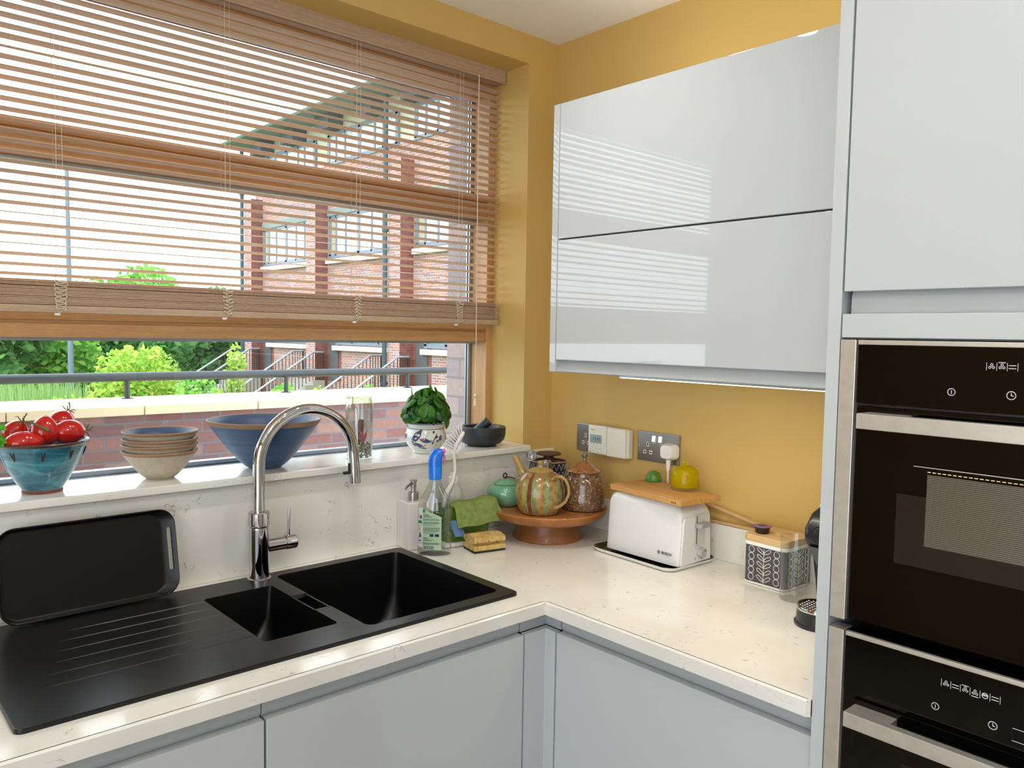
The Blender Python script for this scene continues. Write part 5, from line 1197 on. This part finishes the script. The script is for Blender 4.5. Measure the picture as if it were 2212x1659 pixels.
lathe(bm, [(.0165, .0080), (.0150, .0020), (.0105, -.0040), (.0050, -.0075), (0, -.0085)], 32, Mx=Mx); lathe(bm, [(.0165, .0080), (.0158, .0083), (.0142, .0022), (.0098, -.0034), (.0045, -.0067), (0, -.0076)], 32, Mx=Mx); obj('scoop_head', bm, M_steel2, sg)
bm = nb(); tube(bm, [(-.2380, -.1590, ZT+.140), (-.2400, -.1520, ZT+.09), (-.2430, -.1470, ZT+.0005)], [.0028, .0026, .0026], 8); obj('scoop_handle', bm, M_steel2, sg)

# ------------------------------------------------------------------ toaster group
tt = thing('toaster_tray', 'white enamel tray with a black inside under the toaster', 'tray', (-.1270, -.5320, ZW), R(-3))
bm = nb(); 
def tl(ins, z, r=.030): return [(x, y, z) for x, y in rrect(.200-2*ins, .288-2*ins, r-ins*.5, 6)]
loft(bm, [tl(.012, .0005), tl(.006, .002), tl(.001, .0085), tl(0, .0120)], True, False); obj('underside', bm, M_white, tt, w=False)
bm = nb(); loft(bm, [tl(0, .0120), tl(.001, .0132), tl(.003, .0125), tl(.010, .0070), tl(.013, .0062)], False, True); obj('inside', bm, mat('black_tray_enamel', (16, 16, 18), .25, coat=.2), tt, w=False)
to = thing('toaster', 'white two slice toaster with grey lever on the black and white tray', 'toaster', (-.1265, -.5500, ZW+.0064), R(-1))
M_tw = mat('white_toaster_shell', (226, 228, 230), .22, coat=.15, var=.012)
TZ = .1660
def shell(ins, y): 
    # end outline: x across, z up
    w0, w1 = .0735-ins, .0655-ins; o = []
    o.append((-w0, .006)); o.append((-w1, TZ-.030-ins))
    for i in range(1, 8): a = R(180-90*i/8); o.append((-w1+.022+.022*math.cos(a), TZ-.024-ins+.024*math.sin(a)))
    return [(x, y, z) for x, z in o+[(-x, z) for x, z in o[::-1]]]
bm = nb(); L = []
def sh(y, zs, ws): return [(x*ws, y, .006+(z-.006)*zs) for x, _, z in shell(0, y)]
L = [sh(.1250, .86, .90), sh(.1235, .91, .94), sh(.1170, .965, .975), sh(.1040, .995, .995), sh(.0900, 1, 1), sh(-.0750, 1, 1), sh(-.0930, .985, .995), sh(-.1080, .94, .975), sh(-.1180, .87, .95), sh(-.1215, .82, .925)]
# straight end wall: the outline drops towards the ends like a rounded shoulder
loft(bm, L); obj('shell', bm, M_tw, to, w=False, smooth=50)
bm = nb(); L = [[(x*.86, y, z) for x, z in ((-.0735, .006), (-.0645, .120), (-.060, .128), (.060, .128), (.0645, .120), (.0735, .006))] for y in (-.1200, -.1255)]; loft(bm, L)
es = [e for e in bm.edges if all(abs(v.co.y+.1255) < 1e-6 for v in e.verts)]; bmesh.ops.bevel(bm, geom=es, offset=.002, segments=2, profile=.5, affect='EDGES'); en = obj('end_panel', bm, M_tw, to, w=False, smooth=50)
bm = nb(); box(bm, -.0130, .0330, -.1262, -.1252, .052, .132, .0004); obj('lever_recess', bm, mat('pale_grey_recess', (206, 208, 208), .4), en, w=False)
bm = nb(); box(bm, -.0035, -.0008, -.1266, -.1258, .056, .130); obj('lever_slot', bm, M_hole, en, w=False)
bm = nb(); L = [[(x, y, z) for x, y in rrect(.048, .022, .010, 6, .010, -.136)] for z in (.1010, .1025, .1090, .1120)]; loft(bm, [[(x*.96+.0004, y, z) for x, y, z in L[0]], L[1], L[2], [(x*.9+.001, y*.99-.001, z) for x, y, z in L[3]]]); obj('lever', bm, mat('grey_lever', (158, 162, 166), .35), to, w=False)
MK = Matrix.Translation((.012, -.1255, .0335)) @ Matrix.Rotation(R(90), 4, 'X')
bm = nb(); lathe(bm, [(0, .0155), (.0110, .0155), (.0125, .0140), (.0132, 0)], 36, Mx=MK); kn = obj('browning_dial', bm, mat('grey_dial', (172, 174, 176), .35), to, w=False)
bm = nb(); box(bm, .0165, .0200, -.1415, -.1405, .0360, .0415); obj('dial_pointer', bm, M_black, kn, w=False)
bm = nb(); lathe(bm, [(0, .0034), (.0050, .0028), (.0062, 0)], 20, Mx=Matrix.Translation((.0235, -.1255, .0200)) @ Matrix.Rotation(R(90), 4, 'X')); obj('stop_button', bm, mat('red_button', (140, 26, 30), .35), to, w=False)
bm = nb()
for x, z in ((-.004, .0440), (.004, .0500), (.0145, .0515)): box(bm, x, x+.0018, -.1259, -.1254, z, z+.003)
tube(bm, [(-.004+.0028*math.cos(a), -.1257, .0175+.0036*math.sin(a)) for a in [2*math.pi*i/14 for i in range(14)]], .0004, 4, closed=True); obj('dial_marks', bm, mat('dark_grey_print', (70, 72, 76), .6), en, w=False)
# maker's mark on the long side that faces the room
bm = nb(); lean = math.atan2(.008, .13)
MB = Matrix.Translation((-.0735, -.0850, .0330)) @ Matrix(((0, math.sin(lean), -math.cos(lean), 0), (-1, 0, 0, 0), (0, math.cos(lean), math.sin(lean), 0), (0, 0, 0, 1)))
text_mesh(bm, 'BOSCH', .0098, MB, .0005)
tube(bm, [(-.0731, -.0600-.0042*math.cos(a), .0330+.0042*math.sin(a)) for a in [2*math.pi*i/24 for i in range(24)]], .0005, 4, closed=True)
for s in (-1, 1): tube(bm, [(-.0731, -.0600-s*.0020+s*.0012*(1-abs(q)), .0330+.0035*q) for q in (-1, -.5, 0, .5, 1)], .0005, 4)
tube(bm, [(-.0731, -.0580, .0330), (-.0731, -.0620, .0330)], .0005, 4)
obj('maker_mark', bm, mat('slate_print', (58, 66, 74), .5), to, w=False, smooth=0)
bd = thing('cutting_board', 'small bamboo board lying on top of the toaster', 'cutting board', (-.1270, -.5640, ZW+.1735), R(-8.2))
bm = nb(); L = []
box(bm, -.0740, .0740, -.1345, .1345, 0, .0150, .0015); obj('board', bm, wood('bamboo', (186, 132, 72), (216, 168, 104), 'y', .7, .5), bd, w=False)
bm = nb(); 
for y0, y1 in ((-.1185, -.1150), (-.1130, -.1110), (-.1090, -.1060), (-.1045, -.1015)): box(bm, -.0743, -.0739, y0, y1, .0045, .0085)
obj('branded_letters', bm, mat('burnt_print', (96, 62, 34), .8), bd, w=False)
ZB = ZW+.1735+.0150
c = (-.0540, -.4720, ZB)
lm = thing('lime_half', 'cut half of a green lime on the back of the bamboo board', 'lime', c)
bm = nb(); lathe(bm, [(0, .0002), (.0220, .0002), (.0230, .0015), (.0228, .0075), (.0205, .0165), (.0155, .0240), (.0085, .0285), (.0030, .0302), (0, .0303)], 40, c); obj('peel', bm, glaze('lime_peel', [(.3, (66, 116, 38)), (.6, (88, 142, 50)), (.8, (76, 128, 44))], .35, (60, 60, 60), .5, .5, .1), lm)
c = (-.0855, -.6020, ZB)
def yellow_glass():
    t = NT('yellow_glass'); t.set(lin((222, 208, 10)), .06, 0, .6, .5); tl = t.new('ShaderNodeBsdfTranslucent'); tl.inputs[0].default_value = lin((236, 224, 20))
    tr = t.new('ShaderNodeBsdfTransparent'); tr.inputs[0].default_value = (.97, .93, .30, 1)
    m1 = t.new('ShaderNodeMixShader'); m1.inputs[0].default_value = .5; t.L(t.p.outputs[0], m1.inputs[1]); t.L(tl.outputs[0], m1.inputs[2])
    m2 = t.new('ShaderNodeMixShader'); m2.inputs[0].default_value = .42; t.L(tr.outputs[0], m2.inputs[1]); t.L(m1.outputs[0], m2.inputs[2]); t.L(m2.outputs[0], t.out.inputs[0]); return t.m
M_yg = yellow_glass()
M_cg = glassy('clear_base_glass', (.93, .94, .94), 1.3, 1.5)
cg = thing('glass_cloche', 'small yellow glass dome with a loop knob standing on the bamboo board', 'glass dome', c)
bm = nb(); lathe(bm, [(0, .0005), (.0372, .0005), (.0380, .0025), (.0380, .0075), (.0365, .0090), (0, .0090)], 48, c); obj('base', bm, M_cg, cg)
bm = nb(); lathe(bm, [(.0362, .0098), (.0368, .0200), (.0366, .0400), (.0330, .0530), (.0240, .0610), (.0120, .0645), (0, .0652)], 48, c); lathe(bm, [(.0362, .0098), (.0344, .0098), (.0350, .0200), (.0348, .0395), (.0314, .0515), (.0228, .0592), (.0115, .0626), (0, .0632)], 48, c); obj('dome', bm, M_yg, cg)
bm = nb(); tube(bm, [(c[0]+.0062*math.cos(a)*math.sin(-FACE), c[1]-.0062*math.cos(a)*math.cos(FACE), c[2]+.0700+.0050*math.sin(a)) for a in [2*math.pi*i/20 for i in range(20)]], .0024, 10, closed=True); obj('loop_knob', bm, M_yg, cg)
# wooden tongs on the upstand
tg = thing('wooden_tongs', 'pale wooden tongs lying on the upstand between the toaster and the canister', 'tongs', (-.010, -.70, 1.0065))
bm = nb(); M_beech = wood('pale_beech', (204, 166, 116), (228, 196, 148), 'y', .6, .5)
for z0, z1 in ((1.0105, 1.0105), (1.0690, 1.0150)):
    p0 = Vector((-.010, -.555, z0)); p1 = Vector((-.012, -.842, z1))
    L = [[(p.x+a, p.y, p.z+b) for a, b in ((-.0055, -.0035), (.0055, -.0035), (.0055, .0035), (-.0055, .0035))] for p in (p0, p0.lerp(p1, .5)+Vector((0, 0, .001)), p1)]
    loft(bm, L)
obj('arms', bm, M_beech, tg, smooth=0)
# patterned tin
cn = thing('storage_tin', 'square charcoal tin with white leaf pattern and a pale wooden lid', 'tin', (-.0780, -.8760, ZW), R(-3))
bm = nb(); L = [[(x, y, z) for x, y in rrect(.116-2*i, .116-2*i, .014, 5)] for z, i in ((.0055, 0), (.0950, 0))]; loft(bm, L); ti = obj('tin_body', bm, mat('charcoal_enamel', (70, 71, 78), .3, coat=.2), cn, w=False)
bm = nb(); loft(bm, [[(x, y, z) for x, y in rrect(.118-2*i, .118-2*i, .015, 5)] for z, i in ((.0003, .003), (.0015, .0005), (.0050, .0003), (.0058, .001))]); obj('base_band', bm, M_white, ti, w=False)
bm = nb(); loft(bm, [[(x, y, z) for x, y in rrect(.122-2*i, .122-2*i, .017, 5)] for z, i in ((.0945, .003), (.0965, 0), (.1030, 0), (.1045, .001))]); obj('rim_band', bm, M_white, ti, w=False)
bm = nb(); loft(bm, [[(x, y, z) for x, y in rrect(.122-2*i, .122-2*i, .017, 5)] for z, i in ((.1046, .0015), (.1060, .0005), (.1190, .0005), (.1210, .002))]); obj('lid', bm, M_beech, cn, w=False)
bm = nb(); r_ = .0008
def face(f):
    """f(u,v): point on a face, u -.058..+.058, v height"""
    for u0 in (-.0005,):
        tube(bm, [f(u0, .008), f(u0, .093)], r_, 5)
    for k in range(5):
        v = .0120+.0168*k
        for s in (-1, 1):
            p = []
            for i in range(18):
                a = 2*math.pi*i/18; x = .0125*(1+math.cos(a))*.5*2; y = .0058*math.sin(a)*(.55+.45*math.cos(a*.5)**2); an = R(38)
                X = x*math.cos(an)-y*math.sin(an); Y = x*math.sin(an)+y*math.cos(an)
                p.append(f(-.0005+s*X*.92, v+Y*.80))
            tube(bm, p, r_, 4, closed=True)
        for s in (-1, 1):
            p = [f(-.0005+s*(.0345+.0075*math.cos(a)), v+.006+.0080*math.sin(a)) for a in [2*math.pi*i/16 for i in range(16)]]; tube(bm, p, r_, 4, closed=True)
            p = [f(-.0005+s*(.0520+.0060*math.cos(a)), v+.006+.0080*math.sin(a)) for a in [2*math.pi*i/16 for i in range(16)] if True]
            p = [q for q in p]; tube(bm, p, r_, 4, closed=True) if s > 0 and False else None
face(lambda u, v: (-.0580, -u, v)); face(lambda u, v: (u, -.0580, v))
obj('leaf_pattern', bm, mat('cream_pattern_line', (226, 224, 216), .4), ti, w=False)
c = (-.1000, -.8450, ZW+.1212)
cq = thing('coffee_capsule', 'dark coffee capsule with a purple foil lid on the wooden tin lid', 'coffee capsule', c)
bm = nb(); lathe(bm, [(0, .0003), (.0150, .0003), (.0160, .0015), (.0185, .0150), (.0185, .0165), (0, .0165)], 32, c); obj('cup', bm, mat('dark_brown_plastic', (36, 28, 28), .4), cq)
bm = nb(); lathe(bm, [(.0185, .0162), (.0220, .0166), (.0222, .0180), (.0205, .0185), (0, .0187)], 36, c); lid = obj('foil_lid', bm, mat('purple_foil', (140, 96, 160), .35, .3), cq)
bm = nb(); lathe(bm, [(0, .0189), (.0100, .0188)], 24, c); obj('lid_print', bm, mat('dark_lid_print', (66, 52, 60), .5), lid)
c = (-.1640, -.9660, ZW)
gl = nb(); lathe(gl, [(0, .0005), (.0280, 0), (.0296, .002), (.0300, .010), (.0322, .1460), (.0318, .1480), (.0308, .1478), (.0284, .0180), (.0260, .0150), (0, .0145)], 56, c)
tag(obj('drinking_glass', gl, glassy('tumbler_glass', (.975, .985, .985), 1.1)), 'tall clear empty drinking glass between the tin and the coffee machine', 'glass')
# coffee machine, mostly hidden by the oven housing
cm = thing('coffee_machine', 'black capsule coffee machine partly hidden behind the oven housing', 'coffee machine', (-.18, -1.0850, ZW))
M_cmb = mat('satin_black_plastic', (28, 30, 34), .3, spec=.5, coat=.1)
cy = -1.0850
bm = nb(); lathe(bm, [(0, .0003), (.0490, .0003), (.0500, .002), (.0500, .006), (.0460, .0075), (.0455, .034)], 56, (-.2750, cy, ZW)); box(bm, -.275, -.10, cy-.045, cy+.045, ZW+.0005, ZW+.030, .006); db = obj('drip_base', bm, M_cmb, cm)
bm = nb(); lathe(bm, [(.0458, .034), (.0462, .038), (.0445, .0415), (.0420, .0400)], 56, (-.2750, cy, ZW)); obj('chrome_ring', bm, M_chrome, db)
bm = nb(); lathe(bm, [(0, .0388), (.0425, .0388)], 40, (-.2750, cy, ZW)); obj('drip_plate', bm, M_black, db)
bm = nb()
for i in range(-4, 5):
    for j in range(-4, 5):
        x, y = i*.0095+(j % 2)*.00475, j*.0082
        if math.hypot(x, y) < .039: bmesh.ops.create_icosphere(bm, subdivisions=2, radius=.0030, matrix=Matrix.Translation((-.2750+x, cy+y, ZW+.0392)) @ Matrix.Diagonal((1, 1, .6, 1)))
obj('drip_grid', bm, M_chrome, db)
sidep = [(-.205, .028), (-.212, .150), (-.258, .158), (-.268, .168), (-.270, .184), (-.262, .206), (-.240, .228), (-.205, .238), (-.120, .240), (-.070, .225), (-.060, .190), (-.060, .030), (-.10, .006)]
bm = nb(); loft(bm, [[(x, cy+s*.047, ZW+z) for x, z in sidep] for s in (-1, 1)])
es = [e for e in bm.edges if abs(e.verts[0].co.y-e.verts[1].co.y) < 1e-6]; bmesh.ops.bevel(bm, geom=es, offset=.012, segments=4, profile=.5, affect='EDGES'); obj('housing', bm, M_cmb, cm, smooth=50)
bm = nb(); lathe(bm, [(0, .004), (.0120, .004), (.0145, .002), (.0150, 0), (.0180, 0), (.0185, -.004)], 32, Mx=Matrix.Translation((-.2400, cy+.0470, ZW+.190)) @ Matrix.Rotation(R(-90), 4, 'X')); lathe(bm, [(0, .004), (.0120, .004), (.0145, .002), (.0150, 0), (.0180, 0), (.0185, -.004)], 32, Mx=Matrix.Translation((-.2685, cy+.010, ZW+.188)) @ Matrix.Rotation(R(-82), 4, 'Y')); obj('button', bm, M_black, cm)
bm = nb(); loft(bm, [[(-.268, cy-.035, ZW+.160), (-.268, cy+.035, ZW+.160), (-.215, cy+.035, ZW+.152), (-.215, cy-.035, ZW+.152)], [(-.245, cy-.026, ZW+.118), (-.245, cy+.026, ZW+.118), (-.215, cy+.026, ZW+.118), (-.215, cy-.026, ZW+.118)]]); obj('capsule_holder', bm, mat('smoky_plastic', (70, 76, 84), .2, coat=.3), cm)
bm = nb(); tube(bm, [(-.236, cy-.030, ZW+.236), (-.225, cy-.030, ZW+.250), (-.215, cy+.03, ZW+.250), (-.225, cy+.03, ZW+.238)], .005, 10); obj('lid_lever', bm, M_white, cm)
